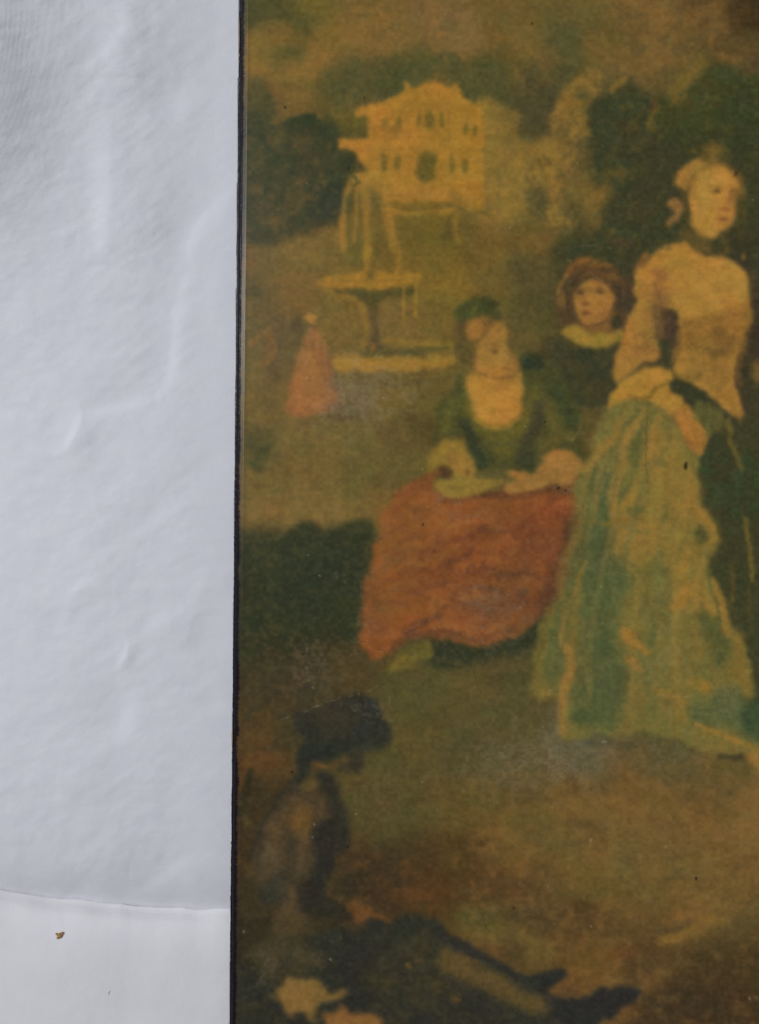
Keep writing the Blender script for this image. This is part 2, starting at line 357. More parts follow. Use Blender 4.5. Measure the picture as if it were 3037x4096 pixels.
# ---- middle left: basins and strolling figures
at(900, 1000, 1.652)
E((80, 71, 36), 230, 180, 110, 130, .6, .9, f='mid'); E((66, 62, 34), 180, 280, 60, 40, .6)
L((132, 98, 38), [(940, -20), (938, 160)], [44, 30], .9, .8); L((122, 93, 39), [(1130, -20), (1150, 170)], 44, .8, .9)
P((134, 100, 38), [(610, 212), (700, 178), (760, 160), (1000, 150), (1150, 158), (1292, 165), (1292, 215), (1160, 238), (900, 258), (740, 250), (640, 236)], 9, .95, 6)
L((112, 87, 38), [(740, 195), (900, 205), (1150, 195), (1270, 190)], 16, .6)
P((77, 69, 36), [(735, 268), (1100, 262), (1255, 262), (1250, 300), (1180, 312), (1060, 325), (1010, 400), (960, 430), (905, 335), (820, 300), (740, 292)], 10, .95, 8)
L((122, 92, 40), [(640, 250), (740, 300), (850, 320), (900, 370), (930, 460), (935, 560), (915, 640)], 34, .6, .8)
P((84, 69, 43), [(950, 400), (1015, 390), (1005, 480), (1015, 590), (1050, 645), (990, 680), (925, 690), (965, 600), (972, 500)], 9, .95)
L((124, 86, 42), [(985, 620), (970, 690)], 24, .7)
E((90, 74, 36), 968, 172, 24, 26, .9)
L((124, 94, 39), [(1180, 240), (1182, 480)], 22, .85, .7); L((126, 96, 39), [(1268, 220), (1262, 440)], 22, .85, .7)
L((112, 86, 40), [(690, 290), (690, 560)], 20, .4)
L((119, 92, 40), [(1060, 600), (1250, 615), (1520, 640)], 40, .8, .9)
L((82, 72, 40), [(950, 695), (1150, 680), (1350, 660), (1480, 650)], [40, 44, 30, 14], .8, .8)
P((131, 98, 42), [(715, 705), (960, 702), (1300, 715), (1530, 690), (1510, 750), (1300, 792), (960, 805), (735, 795)], 10, .95, 6)
L((140, 104, 46), [(740, 750), (960, 755), (1280, 755)], 40, .6, .9)
L((94, 79, 41), [(740, 835), (1000, 850), (1300, 835), (1560, 810)], 50, .7, .9); L((84, 72, 44), [(900, 880), (1150, 890), (1400, 855), (1560, 830)], 18, .8, .9)
P((125, 83, 47), [(540, 610), (600, 560), (645, 610), (680, 720), (720, 830), (750, 930), (760, 1010), (700, 1060), (560, 1075), (480, 1115), (415, 1020), (425, 880), (480, 750)], 12, .95, 8)
P((134, 88, 46), [(550, 640), (600, 640), (620, 760), (640, 900), (600, 1060), (480, 1080), (430, 980), (460, 820)], 16, .8, 8)
M((112, 74, 46), [(540, 640), (680, 720), (750, 1000), (480, 1100), (430, 900)], 'vert', .3, .6)
P((94, 76, 56), [(650, 600), (690, 700), (740, 830), (780, 960), (760, 1060), (690, 1040), (720, 940), (680, 780)], 14, .75, 8)
E((82, 67, 40), 480, 495, 36, 60, .9); L((92, 74, 42), [(470, 560), (455, 660), (440, 760)], [50, 60, 40], .6, .9); E((96, 78, 42), 468, 600, 30, 50, .5); E((137, 99, 48), 573, 452, 34, 36, 1, .4); E((90, 72, 40), 625, 470, 22, 40, .6); E((88, 72, 42), 575, 520, 30, 22, .8)
P((122, 81, 48), [(545, 530), (600, 540), (640, 580), (610, 640), (550, 650)], 9, .9); E((100, 74, 46), 590, 620, 20, 34, .6)
E((84, 68, 44), 770, 1105, 100, 30, .8); E((88, 72, 42), 520, 1130, 60, 40, .6); E((96, 82, 58), 860, 990, 140, 90, .5, .9)
L((118, 82, 42), [(165, 630), (240, 565), (315, 522)], 30, .75, .9); L((108, 80, 42), [(310, 590), (320, 660), (290, 720), (230, 760)], 56, .6, .95); L((92, 72, 41), [(345, 470), (340, 620), (330, 780), (300, 900)], [50, 90, 120, 120], .5, .97)
E((94, 75, 42), 330, 640, 80, 130, .6, .9); E((84, 68, 41), 370, 560, 42, 50, .85); E((84, 68, 40), 320, 790, 60, 60, .6); E((88, 72, 42), 340, 450, 40, 26, .5); E((88, 78, 44), 400, 740, 60, 140, .4)
for a in ((170, 1235, 260, 1300), (165, 1290, 250, 1370), (190, 1400, 280, 1300), (160, 1400, 230, 1440)):
    L((66, 64, 36), [(a[0], a[1]), (a[2], a[3])], 46, .7, .9)
E((100, 78, 40), 230, 1120, 60, 30, .4)

# ---- the boy
at(2150, 1000, 3.304)
JK = [(150, 1120), (400, 1160), (560, 1320), (760, 1330), (960, 1290), (1100, 1250), (1060, 1450), (1040, 1650), (1060, 1780), (960, 1900), (950, 2050), (-250, 2050), (-420, 1600), (-200, 1400), (0, 1250)]
P((63, 58, 38), JK, 40, .9, 20); M((50, 54, 40), JK, 'mid', .2, .8); M((76, 66, 38), JK, 'mid', .9, .5)
E((48, 54, 41), 620, 1390, 120, 100, .7); E((50, 54, 42), 760, 1640, 140, 110, .6); E((50, 54, 42), 40, 1520, 180, 110, .6)
HR = [(240, 560), (280, 430), (370, 290), (450, 180), (560, 120), (680, 108), (800, 140), (950, 165), (1080, 250), (1200, 380), (1285, 520), (1285, 640), (1225, 760), (1210, 900), (1150, 1010), (1050, 1030), (900, 980), (540, 1000), (350, 1000), (260, 800), (248, 680)]
P((82, 61, 40), HR, 20, .95, 10); M((66, 54, 40), HR, 'mid', .3, .6)
L((113, 77, 40), [(420, 290), (500, 195), (620, 160), (780, 175), (980, 200)], [70, 100, 110, 90, 60], .9, .8, 12)
L((114, 85, 44), [(262, 580), (310, 440), (400, 320)], 44, .9, .8); E((106, 79, 42), 312, 660, 58, 100, .8)
E((76, 61, 38), 400, 460, 90, 80, .8); E((60, 51, 40), 1130, 640, 110, 190, .8); E((54, 54, 38), 1040, 950, 90, 70, .8); E((76, 60, 40), 400, 880, 80, 110, .7)
L((94, 66, 41), [(600, 330), (720, 290), (860, 330), (1010, 340)], 90, .7, .8); E((98, 72, 40), 990, 370, 90, 40, .6); E((76, 56, 38), 520, 225, 40, 28, .8); E((84, 66, 38), 1010, 820, 60, 40, .7)
P((134, 94, 48), [(545, 480), (640, 415), (800, 410), (940, 480), (1015, 600), (1005, 720), (950, 830), (900, 920), (860, 960), (700, 992), (600, 965), (530, 880), (492, 760), (482, 600)], 16, 1, 8)
E((140, 99, 48), 760, 680, 130, 130, .6, .9); E((124, 84, 46), 880, 850, 90, 90, .5, .9); E((120, 82, 44), 560, 640, 50, 80, .4, .9)
E((98, 68, 40), 565, 545, 70, 46, .9, .7); E((74, 56, 38), 575, 562, 40, 22, .8); E((100, 72, 42), 825, 545, 80, 50, .9, .7); E((76, 58, 38), 832, 570, 44, 22, .8)
L((120, 82, 44), [(680, 560), (640, 640), (620, 700)], 36, .6, .9); E((100, 68, 40), 640, 715, 58, 26, .9, .7); E((106, 67, 40), 640, 830, 58, 38, .9, .7); E((92, 60, 38), 640, 828, 40, 10, .7); E((118, 82, 44), 650, 890, 60, 16, .5)
P((110, 79, 45), [(620, 985), (860, 945), (940, 900), (965, 1000), (1010, 1070), (820, 1105), (700, 1100), (620, 1050)], 14, .95); L((92, 66, 42), [(590, 1000), (720, 1010), (860, 960)], 26, .7, .8)
P((127, 102, 46), [(325, 1085), (420, 1020), (560, 1008), (640, 1065), (760, 1110), (900, 1092), (1050, 1055), (1160, 1090), (1165, 1200), (1040, 1240), (900, 1295), (780, 1318), (680, 1305), (560, 1275), (450, 1185)], 14, 1, 14)
M((108, 90, 42), [(400, 1050), (1100, 1100), (1000, 1240), (600, 1260)], 'mid', .4, .5); E((100, 90, 42), 1095, 1140, 60, 60, .7); E((110, 84, 44), 780, 1085, 90, 24, .6)

# ---- seated lady: jacket, head, hands
at(1600, 1150, 2.065)
E((96, 77, 43), 1030, 380, 170, 190, .6, .9); E((74, 68, 38), 1150, 250, 120, 120, .4, .9)
JA = [(380, 900), (480, 800), (560, 740), (990, 580), (1150, 570), (1300, 680), (1400, 850), (1480, 1050), (1500, 1200), (1540, 1400), (1450, 1420), (1280, 1360), (1180, 1440), (1120, 1540), (1000, 1500), (900, 1520), (650, 1520), (600, 1400), (550, 1290), (450, 1250), (320, 1270), (270, 1310), (300, 1150), (350, 1000)]
P((69, 67, 38), JA, 24, .95, 14); M((82, 77, 38), JA, 'mid', .2, .7); M((52, 57, 38), JA, 'mid', .8, .6)
P((92, 82, 38), [(510, 860), (590, 950), (640, 1100), (800, 1180), (960, 1110), (1040, 960), (1100, 780), (1200, 790), (1170, 950), (1080, 1080), (980, 1250), (910, 1420), (780, 1350), (680, 1250), (560, 1130), (500, 1000)], 26, .85, 14)
M((72, 70, 40), [(680, 1230), (980, 1230), (920, 1480), (720, 1480)], 'mid', 0, .7)
E((48, 53, 40), 1090, 630, 110, 65, .9); E((54, 58, 40), 1230, 820, 110, 110, .5); L((61, 57, 41), [(1150, 960), (1140, 1120), (1060, 1250), (1000, 1420)], 84, .8, .8, 10)
L((54, 57, 40), [(530, 1130), (600, 1280), (670, 1450)], 90, .9, .8, 10); L((54, 58, 38), [(1320, 880), (1420, 1100)], 110, .6, .9); L((84, 77, 40), [(1230, 960), (1270, 1120), (1340, 1200)], 90, .7, .9); L((84, 76, 40), [(1180, 1330), (1290, 1255), (1430, 1240)], 56, .8, .8); E((54, 56, 40), 1060, 1430, 110, 90, .7); L((96, 86, 40), [(430, 940), (400, 1100), (370, 1180)], 80, .5, .9)
P((90, 73, 40), [(450, 260), (560, 225), (700, 250), (860, 255), (930, 450), (970, 600), (800, 700), (600, 650), (480, 600), (440, 450)], 18, .9, 10); M((76, 64, 38), [(450, 300), (600, 250), (600, 620), (470, 600)], 'mid', 0, .7)
HT = [(455, 215), (540, 120), (640, 85), (720, 75), (790, 140), (830, 215), (860, 250), (720, 255), (600, 250), (480, 275)]
P((70, 68, 36), HT, 16, .95, 12); M((58, 64, 36), HT, 'fine', .1, .8); E((56, 58, 36), 740, 140, 80, 45, .7); E((78, 80, 38), 610, 180, 70, 40, .5, f='fine')
P((131, 93, 46), [(555, 330), (600, 275), (680, 255), (740, 260), (700, 300), (720, 350), (690, 410), (620, 445), (560, 410)], 14, .95); E((104, 78, 42), 725, 320, 34, 50, .6, .9); E((88, 70, 40), 800, 250, 70, 26, .7)
P((136, 98, 48), [(735, 340), (800, 282), (858, 320), (888, 420), (905, 500), (930, 560), (972, 630), (962, 720), (900, 780), (720, 760), (640, 700), (600, 640), (600, 560), (640, 480), (690, 400)], 17, 1, 8)
E((143, 103, 48), 800, 640, 90, 60, .6, .9); E((126, 90, 46), 800, 500, 60, 50, .3, .95); E((108, 77, 42), 785, 530, 34, 22, .7, .95); E((86, 62, 38), 785, 536, 20, 9, .55, .9); E((94, 72, 44), 912, 455, 26, 34, .7, .95); L((112, 80, 44), [(740, 470), (820, 450)], 16, .5, .9); E((120, 85, 46), 930, 610, 36, 70, .5, .95); E((112, 74, 42), 878, 672, 34, 14, .6, .9); L((116, 82, 44), [(640, 560), (620, 640)], 30, .5, .9)
P((149, 107, 48), [(600, 690), (700, 730), (900, 750), (985, 700), (1012, 850), (1002, 1000), (940, 1100), (820, 1152), (700, 1130), (612, 1050), (578, 920), (545, 800)], 14, 1, 8)
E((120, 85, 44), 885, 745, 70, 30, .55, .97); E((140, 100, 47), 760, 700, 70, 50, .6, .95); E((126, 88, 44), 860, 820, 80, 34, .5, .9); E((156, 112, 50), 760, 960, 130, 110, .5, .9); E((140, 100, 46), 970, 850, 40, 120, .4, .9)
L((126, 98, 42), [(630, 1085), (740, 1155), (880, 1150), (985, 1065)], 38, .8, .8); L((110, 90, 40), [(570, 980), (600, 1080)], 30, .6, .9)
P((121, 95, 42), [(215, 1450), (255, 1345), (350, 1275), (470, 1265), (550, 1320), (600, 1420), (632, 1520), (620, 1610), (540, 1600), (460, 1580), (420, 1530), (330, 1500), (250, 1545), (200, 1510)], 14, .95, 8)
P((134, 96, 46), [(400, 1400), (520, 1370), (590, 1440), (632, 1540), (610, 1605), (530, 1595), (450, 1545)], 12, .9); E((74, 52, 34), 370, 1515, 60, 50, .9); E((106, 76, 40), 560, 1530, 26, 34, .8); L((110, 80, 42), [(380, 1370), (420, 1440)], 24, .6, .9); L((112, 90, 40), [(300, 1340), (240, 1440)], 20, .5, .9)
E((88, 75, 44), 750, 1545, 130, 44, .8)

# ---- red skirt
at(1350, 1800, 1.5733)
SH = [(590, 1190), (700, 1190), (850, 1215), (1050, 1190), (1200, 1110), (1300, 1000), (1290, 1200), (1150, 1270), (900, 1330), (620, 1380), (560, 1330)]
P((51, 53, 38), SH, 20, .95, 10); M((66, 60, 38), SH, 'fine', .3, .5)
RS = [(650, 140), (560, 150), (450, 205), (370, 280), (300, 370), (290, 450), (260, 550), (210, 650), (180, 760), (172, 880), (152, 1020), (135, 1120), (165, 1220), (180, 1290), (240, 1332), (320, 1290), (420, 1190), (560, 1170), (680, 1200), (850, 1222), (1050, 1192), (1200, 1120), (1290, 1010), (1370, 850), (1420, 650), (1470, 450), (1495, 330), (1450, 280), (1200, 280), (1000, 285), (700, 300), (600, 230)]
P((119, 70, 37), RS, 11, 1, 9)
E((136, 86, 37), 500, 480, 230, 170, .6, .9); E((134, 84, 38), 290, 880, 110, 330, .7, .9); E((116, 62, 38), 1150, 500, 330, 190, .6, .95); E((121, 61, 38), 1400, 370, 100, 90, .5, .95); E((120, 68, 36), 750, 850, 300, 150, .5, .95)
E((134, 80, 38), 560, 1020, 180, 70, .6, .9, rot=-20); E((132, 76, 36), 1000, 350, 250, 50, .6, .9, rot=-8)
M((98, 58, 37), RS, 'diag', .4, .38, 10, .8); M((132, 82, 38), RS, 'mid', .5, .35, 10, .8); M((94, 58, 38), RS, 'mid', .5, .0); M((140, 84, 38), RS, 'diag', -.2, 0); M((100, 60, 38), RS, 'fine', .5, .4); M((104, 74, 42), [(180, 500), (450, 480), (450, 1000), (200, 1000)], 'mid', .6, .6)
L((80, 55, 40), [(1470, 470), (1425, 650), (1375, 800), (1300, 970)], [50, 90, 110, 100], .8, .9, 10)
E((90, 58, 39), 1010, 800, 90, 50, .8, .8, f='mid'); E((72, 55, 42), 1190, 920, 70, 60, .8, .8, f='mid'); E((88, 54, 40), 1250, 600, 60, 120, .5, .9)
L((96, 56, 36), [(640, 760), (720, 720), (850, 630)], 30, .8, .9); L((106, 59, 38), [(630, 585), (720, 570), (850, 545)], 40, .7, .9); L((104, 58, 36), [(520, 850), (680, 770), (830, 700)], 24, .5, .9)
L((84, 60, 44), [(650, 1000), (740, 945), (840, 960)], 60, .8, .9, 10, 'mid'); L((90, 58, 42), [(430, 1140), (520, 1085), (650, 1045)], 36, .9, .8); L((92, 58, 40), [(350, 1250), (440, 1170), (580, 1180)], 40, .7, .9); E((80, 58, 40), 790, 1160, 100, 38, .8, .8, f='mid')
L((136, 82, 38), [(1040, 560), (1100, 570), (1110, 640)], 30, .5, .9); L((92, 54, 38), [(960, 600), (1040, 590), (1060, 620)], 14, .6)
E((104, 64, 44), 240, 1110, 80, 60, .6, .9); L((96, 70, 46), [(180, 980), (300, 1010)], 30, .3, .9)
L((92, 56, 38), [(650, 260), (720, 310), (900, 275), (1080, 290), (1350, 250), (1480, 220)], [20, 44, 44, 36, 50, 60], .9, .8)
M((84, 60, 42), [(850, 950), (1150, 900), (1200, 1120), (900, 1150)], 'fine', 0, .5)
P((93, 80, 39), [(305, 1392), (360, 1310), (420, 1252), (500, 1232), (592, 1195), (595, 1300), (500, 1335), (420, 1370)], 9, .95, 6); E((76, 68, 40), 480, 1265, 70, 20, .5); L((106, 88, 42), [(330, 1375), (420, 1300)], 24, .6, .8); E((92, 88, 44), 575, 1260, 14, 50, .5)
# book and hands over the skirt
at(1600, 1150, 2.065)
P((123, 97, 44), [(290, 1612), (460, 1570), (620, 1580), (790, 1580), (870, 1600), (740, 1662), (600, 1722), (400, 1745), (335, 1690)], 9, .95, 6); L((104, 84, 42), [(400, 1660), (620, 1630), (820, 1600)], 18, .5, .9)
P((131, 93, 48), [(850, 1640), (960, 1590), (875, 1518), (1000, 1508), (1100, 1542), (1180, 1460), (1240, 1362), (1340, 1338), (1480, 1400), (1525, 1480), (1490, 1560), (1420, 1622), (1280, 1642), (1100, 1682), (950, 1712), (865, 1690)], 10, .95, 8)
E((138, 98, 50), 1290, 1430, 110, 70, .6, .9); L((100, 70, 42), [(1270, 1660), (1420, 1650), (1500, 1560)], 60, .7, .9); L((108, 78, 44), [(960, 1600), (1100, 1570), (1200, 1500)], 16, .4, .9); L((84, 56, 40), [(1250, 1650), (1330, 1680), (1400, 1700)], 40, .6, .8, f='fine')
L((112, 80, 44), [(870, 1650), (1000, 1630)], 12, .5, .9)

# ---- standing lady: head
at(2550, 550, 3.392)
BGH = [(-150, 200), (300, -100), (1000, -60), (1700, 0), (1700, 1750), (1450, 1650), (1200, 1600), (400, 1480), (0, 1650), (-150, 1600)]
P((58, 57, 38), BGH, 60, .7, 30); M((48, 52, 38), BGH, 'mid', .3, .6); M((72, 66, 38), BGH, 'mid', 1.0, .4)
E((73, 65, 36), 1400, 900, 90, 330, .8, .8); E((62, 54, 40), 480, 800, 80, 80, .5)
E((104, 81, 40), 1040, 180, 150, 110, .9, .7); E((92, 74, 40), 960, 170, 40, 40, .5); E((90, 74, 38), 770, 195, 62, 36, .9); E((98, 78, 40), 960, 290, 90, 90, .8); E((84, 70, 38), 1210, 270, 60, 80, .7)
P((112, 84, 43), [(560, 640), (640, 420), (860, 300), (1100, 340), (1000, 480), (840, 560), (790, 800), (720, 860), (640, 760)], 36, .8, 14)
P((133, 97, 48), [(830, 285), (720, 325), (610, 425), (540, 530), (500, 600), (560, 670), (620, 705), (690, 670), (730, 580), (780, 490), (880, 430), (940, 370)], 18, 1, 10); L((112, 84, 42), [(690, 680), (730, 580), (790, 480)], 50, .6, .95); L((104, 80, 44), [(470, 660), (520, 580), (580, 480)], 24, .6)
P((122, 90, 44), [(720, 700), (760, 560), (860, 450), (1000, 360), (1160, 340), (1290, 430), (1400, 560), (1440, 720), (1400, 860), (1250, 600), (900, 600)], 24, .9, 10); L((88, 70, 42), [(1120, 350), (1260, 400), (1360, 500), (1420, 640), (1430, 800)], 60, .6, .8)
P((149, 107, 51), [(860, 470), (1000, 410), (1150, 400), (1250, 470), (1330, 570), (1362, 660), (1335, 760), (1330, 880), (1322, 960), (1310, 1080), (1240, 1200), (1130, 1290), (1040, 1385), (920, 1365), (840, 1300), (760, 1200), (730, 1080), (710, 960), (690, 850), (740, 720), (800, 600)], 26, 1, 10)
E((156, 112, 54), 930, 880, 150, 200, .5, .9); E((136, 92, 48), 1180, 1050, 110, 160, .5, .9); E((138, 96, 46), 780, 820, 60, 120, .4, .9)
E((120, 86, 44), 1080, 700, 90, 50, .6, .9); E((84, 62, 36), 1072, 727, 44, 30, .85, .9); L((116, 84, 44), [(980, 690), (1080, 660), (1140, 690)], 16, .5, .9); E((116, 80, 42), 1312, 740, 44, 50, .8, .9); E((118, 80, 46), 1285, 850, 40, 80, .6, .9); E((118, 78, 42), 1205, 990, 62, 24, .8, .8); E((118, 76, 42), 1155, 1110, 74, 26, .85, .8); E((104, 68, 38), 1150, 1105, 56, 9, .7); E((128, 90, 46), 1130, 1170, 60, 16, .4)
L((76, 64, 38), [(590, 730), (640, 820), (655, 950), (680, 1090), (640, 1200)], [70, 80, 90, 80, 60], .85, .8)
P((118, 86, 48), [(410, 870), (490, 815), (580, 870), (605, 980), (575, 1060), (500, 1140), (420, 1205), (370, 1195), (440, 1100), (500, 1010), (430, 950)], 16, .95, 10); E((100, 74, 44), 520, 950, 40, 30, .5)
P((91, 73, 40), [(740, 1230), (860, 1330), (1060, 1385), (1180, 1290), (1200, 1450), (1240, 1570), (1000, 1610), (820, 1560), (620, 1420), (540, 1300), (640, 1230)], 24, .9, 12); E((60, 57, 38), 1080, 1470, 110, 95, .85); E((82, 71, 42), 640, 1330, 90, 90, .6); E((70, 62, 38), 1190, 1330, 60, 70, .6); E((76, 64, 38), 780, 1400, 40, 80, .5)
L((136, 97, 29), [(1050, 930), (960, 1090), (900, 1180), (865, 1270)], [14, 30, 24, 12], .55, .9); L((130, 88, 36), [(1330, 500), (1240, 640), (1120, 780)], [10, 20, 8], .35, .9); E((50, 34, 25), 1330, 490, 22, 36, .85, .8, 30); L((70, 48, 32), [(1290, 530), (1380, 440)], 10, .5)

# ---- standing lady: torso and arm
at(2350, 950, 2.2285)
GAP = [(700, 1260), (800, 1230), (920, 1290), (1050, 1370), (1180, 1470), (1330, 1600), (1400, 1640), (1430, 1000), (1440, 500), (1560, 300), (1560, 2260), (960, 2260), (980, 2100), (1060, 1950), (1080, 1760), (1000, 1640), (950, 1540), (850, 1450), (770, 1380)]
P((58, 56, 39), GAP, 16, .9, 8)
E((58, 47, 38), 1490, 800, 60, 400, .7, .8); E((100, 75, 41), 1510, 1200, 60, 90, .9, .8); E((66, 54, 40), 1500, 560, 40, 120, .5)
P((113, 81, 44), [(420, 290), (450, 190), (530, 115), (555, 170), (500, 250), (440, 330)], 10, .95, 10); E((104, 80, 44), 1390, 182, 24, 40, .9)
P((144, 104, 49), [(450, 290), (560, 190), (650, 100), (760, 55), (850, 40), (940, 80), (1000, 140), (1080, 180), (1200, 165), (1290, 205), (1370, 270), (1430, 340), (1452, 440), (1445, 600), (1462, 700), (1440, 820), (1380, 950), (1330, 1080), (1312, 1200), (1330, 1330), (1370, 1480), (1402, 1635), (1330, 1600), (1180, 1480), (1050, 1370), (920, 1300), (760, 1200), (750, 1050), (820, 900), (800, 750), (760, 650), (640, 620), (560, 600), (440, 560), (430, 430)], 10, 1, 8)
E((150, 109, 52), 1180, 430, 220, 150, .7, .9); E((140, 98, 48), 1250, 500, 60, 60, .6, .9); E((148, 106, 46), 780, 180, 160, 100, .5, .9)
P((117, 85, 42), [(830, 800), (1000, 740), (1200, 690), (1400, 620), (1452, 690), (1425, 850), (1345, 1060), (1100, 1080), (880, 1050), (760, 1150), (760, 1040), (830, 900)], 40, .8, 14)
L((96, 73, 40), [(1150, 850), (1230, 930), (1180, 1010), (1060, 1020)], [120, 130, 90, 60], .6, .9, 12, None); L((100, 76, 40), [(1440, 640), (1430, 800), (1360, 960)], 60, .5, .9)
P((122, 89, 44), [(1000, 1120), (1270, 1100), (1312, 1330), (1385, 1610), (1200, 1480), (1060, 1350), (960, 1250)], 26, .8, 10); M((106, 80, 41), [(760, 1080), (1300, 1060), (1330, 1330), (1080, 1350)], 'horz', .2, .3, 30); L((94, 74, 37), [(770, 1220), (900, 1255), (990, 1235)], 70, .6, .95)
E((126, 85, 49), 655, 335, 62, 54, .8, .8); L((122, 83, 48), [(600, 465), (690, 515), (640, 600)], 90, .7, .9); E((126, 88, 48), 800, 500, 50, 40, .5, .9)
L((104, 76, 46), [(620, 660), (640, 800), (660, 900)], 110, .9, .9); L((68, 54, 42), [(740, 700), (755, 800), (720, 920)], [80, 120, 100], .95, .8); L((60, 57, 38), [(680, 960), (700, 1060), (710, 1150)], 120, .95, .7); L((90, 72, 42), [(820, 860), (800, 980), (760, 1100)], 50, .6, .9)
P((136, 98, 48), [(435, 400), (580, 400), (600, 600), (580, 750), (620, 900), (645, 1080), (600, 1112), (450, 1152), (340, 1232), (268, 1295), (248, 1200), (240, 1080), (288, 960), (340, 850), (380, 700), (430, 560)], 12, 1, 8)
L((114, 82, 44), [(420, 1000), (520, 990), (620, 1020)], 50, .7, .9, 10); L((118, 84, 44), [(430, 890), (560, 830)], 40, .5, .9); E((124, 86, 46), 560, 680, 50, 100, .5, .9); L((124, 88, 46), [(340, 1230), (460, 1060)], 20, .4)
L((66, 58, 40), [(440, 1165), (520, 1118), (640, 1142), (740, 1150)], [16, 26, 34, 30], .85, .9)
P((104, 84, 46), [(200, 1480), (330, 1460), (560, 1440), (780, 1560), (820, 1760), (700, 1760), (500, 1700), (150, 1760)], 30, .8)
P((142, 104, 46), [(205, 1380), (330, 1262), (440, 1190), (560, 1150), (720, 1168), (762, 1240), (720, 1312), (600, 1372), (540, 1440), (400, 1450), (330, 1505), (205, 1505)], 12, 1, 10)
P((143, 104, 47), [(550, 1400), (700, 1300), (760, 1375), (850, 1445), (820, 1545), (740, 1592), (650, 1545), (560, 1485)], 12, 1, 8)
L((110, 83, 38), [(390, 1420), (480, 1420), (560, 1390), (690, 1305)], [50, 40, 36, 16], .8, .9, 10); L((108, 82, 40), [(720, 1590), (790, 1540)], 24, .6, .9)
P((138, 95, 46), [(775, 1590), (850, 1475), (950, 1540), (1010, 1660), (1075, 1760), (1055, 1880), (1022, 1945), (960, 1905), (880, 1832), (830, 1740)], 10, 1, 6)
for a in ([(925, 1710), (970, 1810), (1010, 1910)], [(885, 1750), (930, 1840), (965, 1890)], [(975, 1690), (1030, 1780), (1045, 1860)]): L((110, 74, 40), a, 15, .7, .8)
L((126, 84, 44), [(860, 1800), (960, 1900)], 40, .4, .9)
P((84, 76, 42), [(955, 1560), (1010, 1455), (1060, 1500), (1130, 1495), (1205, 1530), (1235, 1640), (1190, 1760), (1090, 1770), (1040, 1680)], 20, .8, 14); L((90, 79, 42), [(1250, 1620), (1270, 1800), (1320, 1960)], [40, 60, 30], .8, .9); L((80, 72, 42), [(1350, 1700), (1380, 1900)], 40, .5, .9)

# ---- standing lady: green skirt
at(2050, 1700, 1.5915)
OV = [(1190, 180), (1600, 60), (1600, 2080), (1450, 1880), (1540, 1700), (1480, 1450), (1400, 1300), (1330, 1100), (1260, 950), (1280, 780), (1300, 680), (1190, 450), (1165, 300)]
P((59, 58, 38), OV, 18, .9, 8); M((46, 52, 38), OV, 'vert', .2, .7); M((76, 66, 38), OV, 'vert', .9, .5); M((50, 62, 40), [(1200, 200), (1571, 200), (1571, 600), (1280, 640)], 'mid', 0, .6)
SK = [(545, 0), (650, -130), (850, -150), (1000, -60), (1080, 60), (1200, 170), (1172, 300), (1192, 450), (1242, 560), (1302, 680), (1282, 780), (1262, 950), (1332, 1100), (1402, 1300), (1482, 1450), (1535, 1680), (1522, 1750), (1440, 1850), (1600, 2050), (1600, 2100), (1300, 2080), (1050, 2020), (900, 1960), (500, 1980), (310, 1990), (300, 1750), (128, 1730), (140, 1560), (178, 1380), (210, 1230), (268, 1050), (300, 850), (370, 700), (380, 560), (420, 350), (480, 220)]
at(2050, 1700, 1.5915)
P((101, 88, 47), SK, 12, 1, 9); M((92, 90, 53), SK, 'vert', .3, .45); P((104, 94, 54), [(470, 240), (620, 100), (640, 300), (560, 600), (400, 620), (400, 420)], 40, .5, 14)
# keep the hand in front: repaint after the skirt
CENT = [(860, 60), (1000, 20), (1100, 170), (1170, 300), (1190, 450), (1280, 640), (1290, 760), (1180, 800), (1240, 950), (1285, 1190), (1180, 1200), (1000, 1180), (1050, 1000), (930, 940), (720, 900), (640, 830), (640, 700), (640, 600), (720, 480), (800, 280)]
P((118, 94, 46), CENT, 30, .9, 14); M((108, 91, 47), CENT, 'vert', .4, .35)
GC = [(480, 660), (640, 640), (620, 780), (700, 900), (760, 1000), (680, 1120), (640, 1250), (690, 1400), (740, 1700), (700, 1850), (600, 1950), (400, 1880), (390, 1700), (440, 1450), (460, 1200), (490, 1000), (480, 860), (400, 810), (440, 720)]
P((72, 77, 48), GC, 30, .85, 18); M((92, 86, 48), GC, 'vert', .1, .55); M((54, 64, 42), GC, 'mid', -.3, 0); E((54, 64, 44), 560, 760, 70, 90, .6, .8); E((52, 62, 42), 590, 1420, 50, 50, .6, .8); E((56, 66, 46), 600, 1700, 100, 120, .6, .8); E((52, 62, 42), 450, 1850, 70, 40, .6, .8)
M((80, 80, 47), [(640, 1080), (1010, 1060), (1000, 1250), (700, 1270)], 'big', -.2, .5, 40); M((88, 83, 47), [(700, 1560), (1250, 1500), (1200, 1900), (700, 1950)], 'vert', .4, .4, 30)
M((80, 80, 47), [(300, 1000), (480, 900), (440, 1500), (200, 1700), (220, 1300)], 'vert', .2, .5)
P((66, 75, 46), [(250, 1280), (312, 1300), (312, 1480), (292, 1640), (228, 1600), (240, 1420)], 22, .75, 14); P((66, 74, 46), [(330, 980), (400, 780), (450, 800), (400, 950), (330, 1180)], 14, .6)
L((70, 79, 48), [(605, 290), (565, 450), (590, 610)], 44, .9, .8); L((82, 82, 46), [(730, 130), (690, 300), (690, 520)], 30, .9, .8); L((82, 82, 46), [(810, 40), (770, 170), (780, 290), (720, 450)], 44, .9, .8); L((78, 80, 46), [(600, 120), (520, 260), (480, 420)], 34, .6, .9); L((84, 82, 46), [(470, 300), (440, 480), (420, 600)], 60, .5, .9)
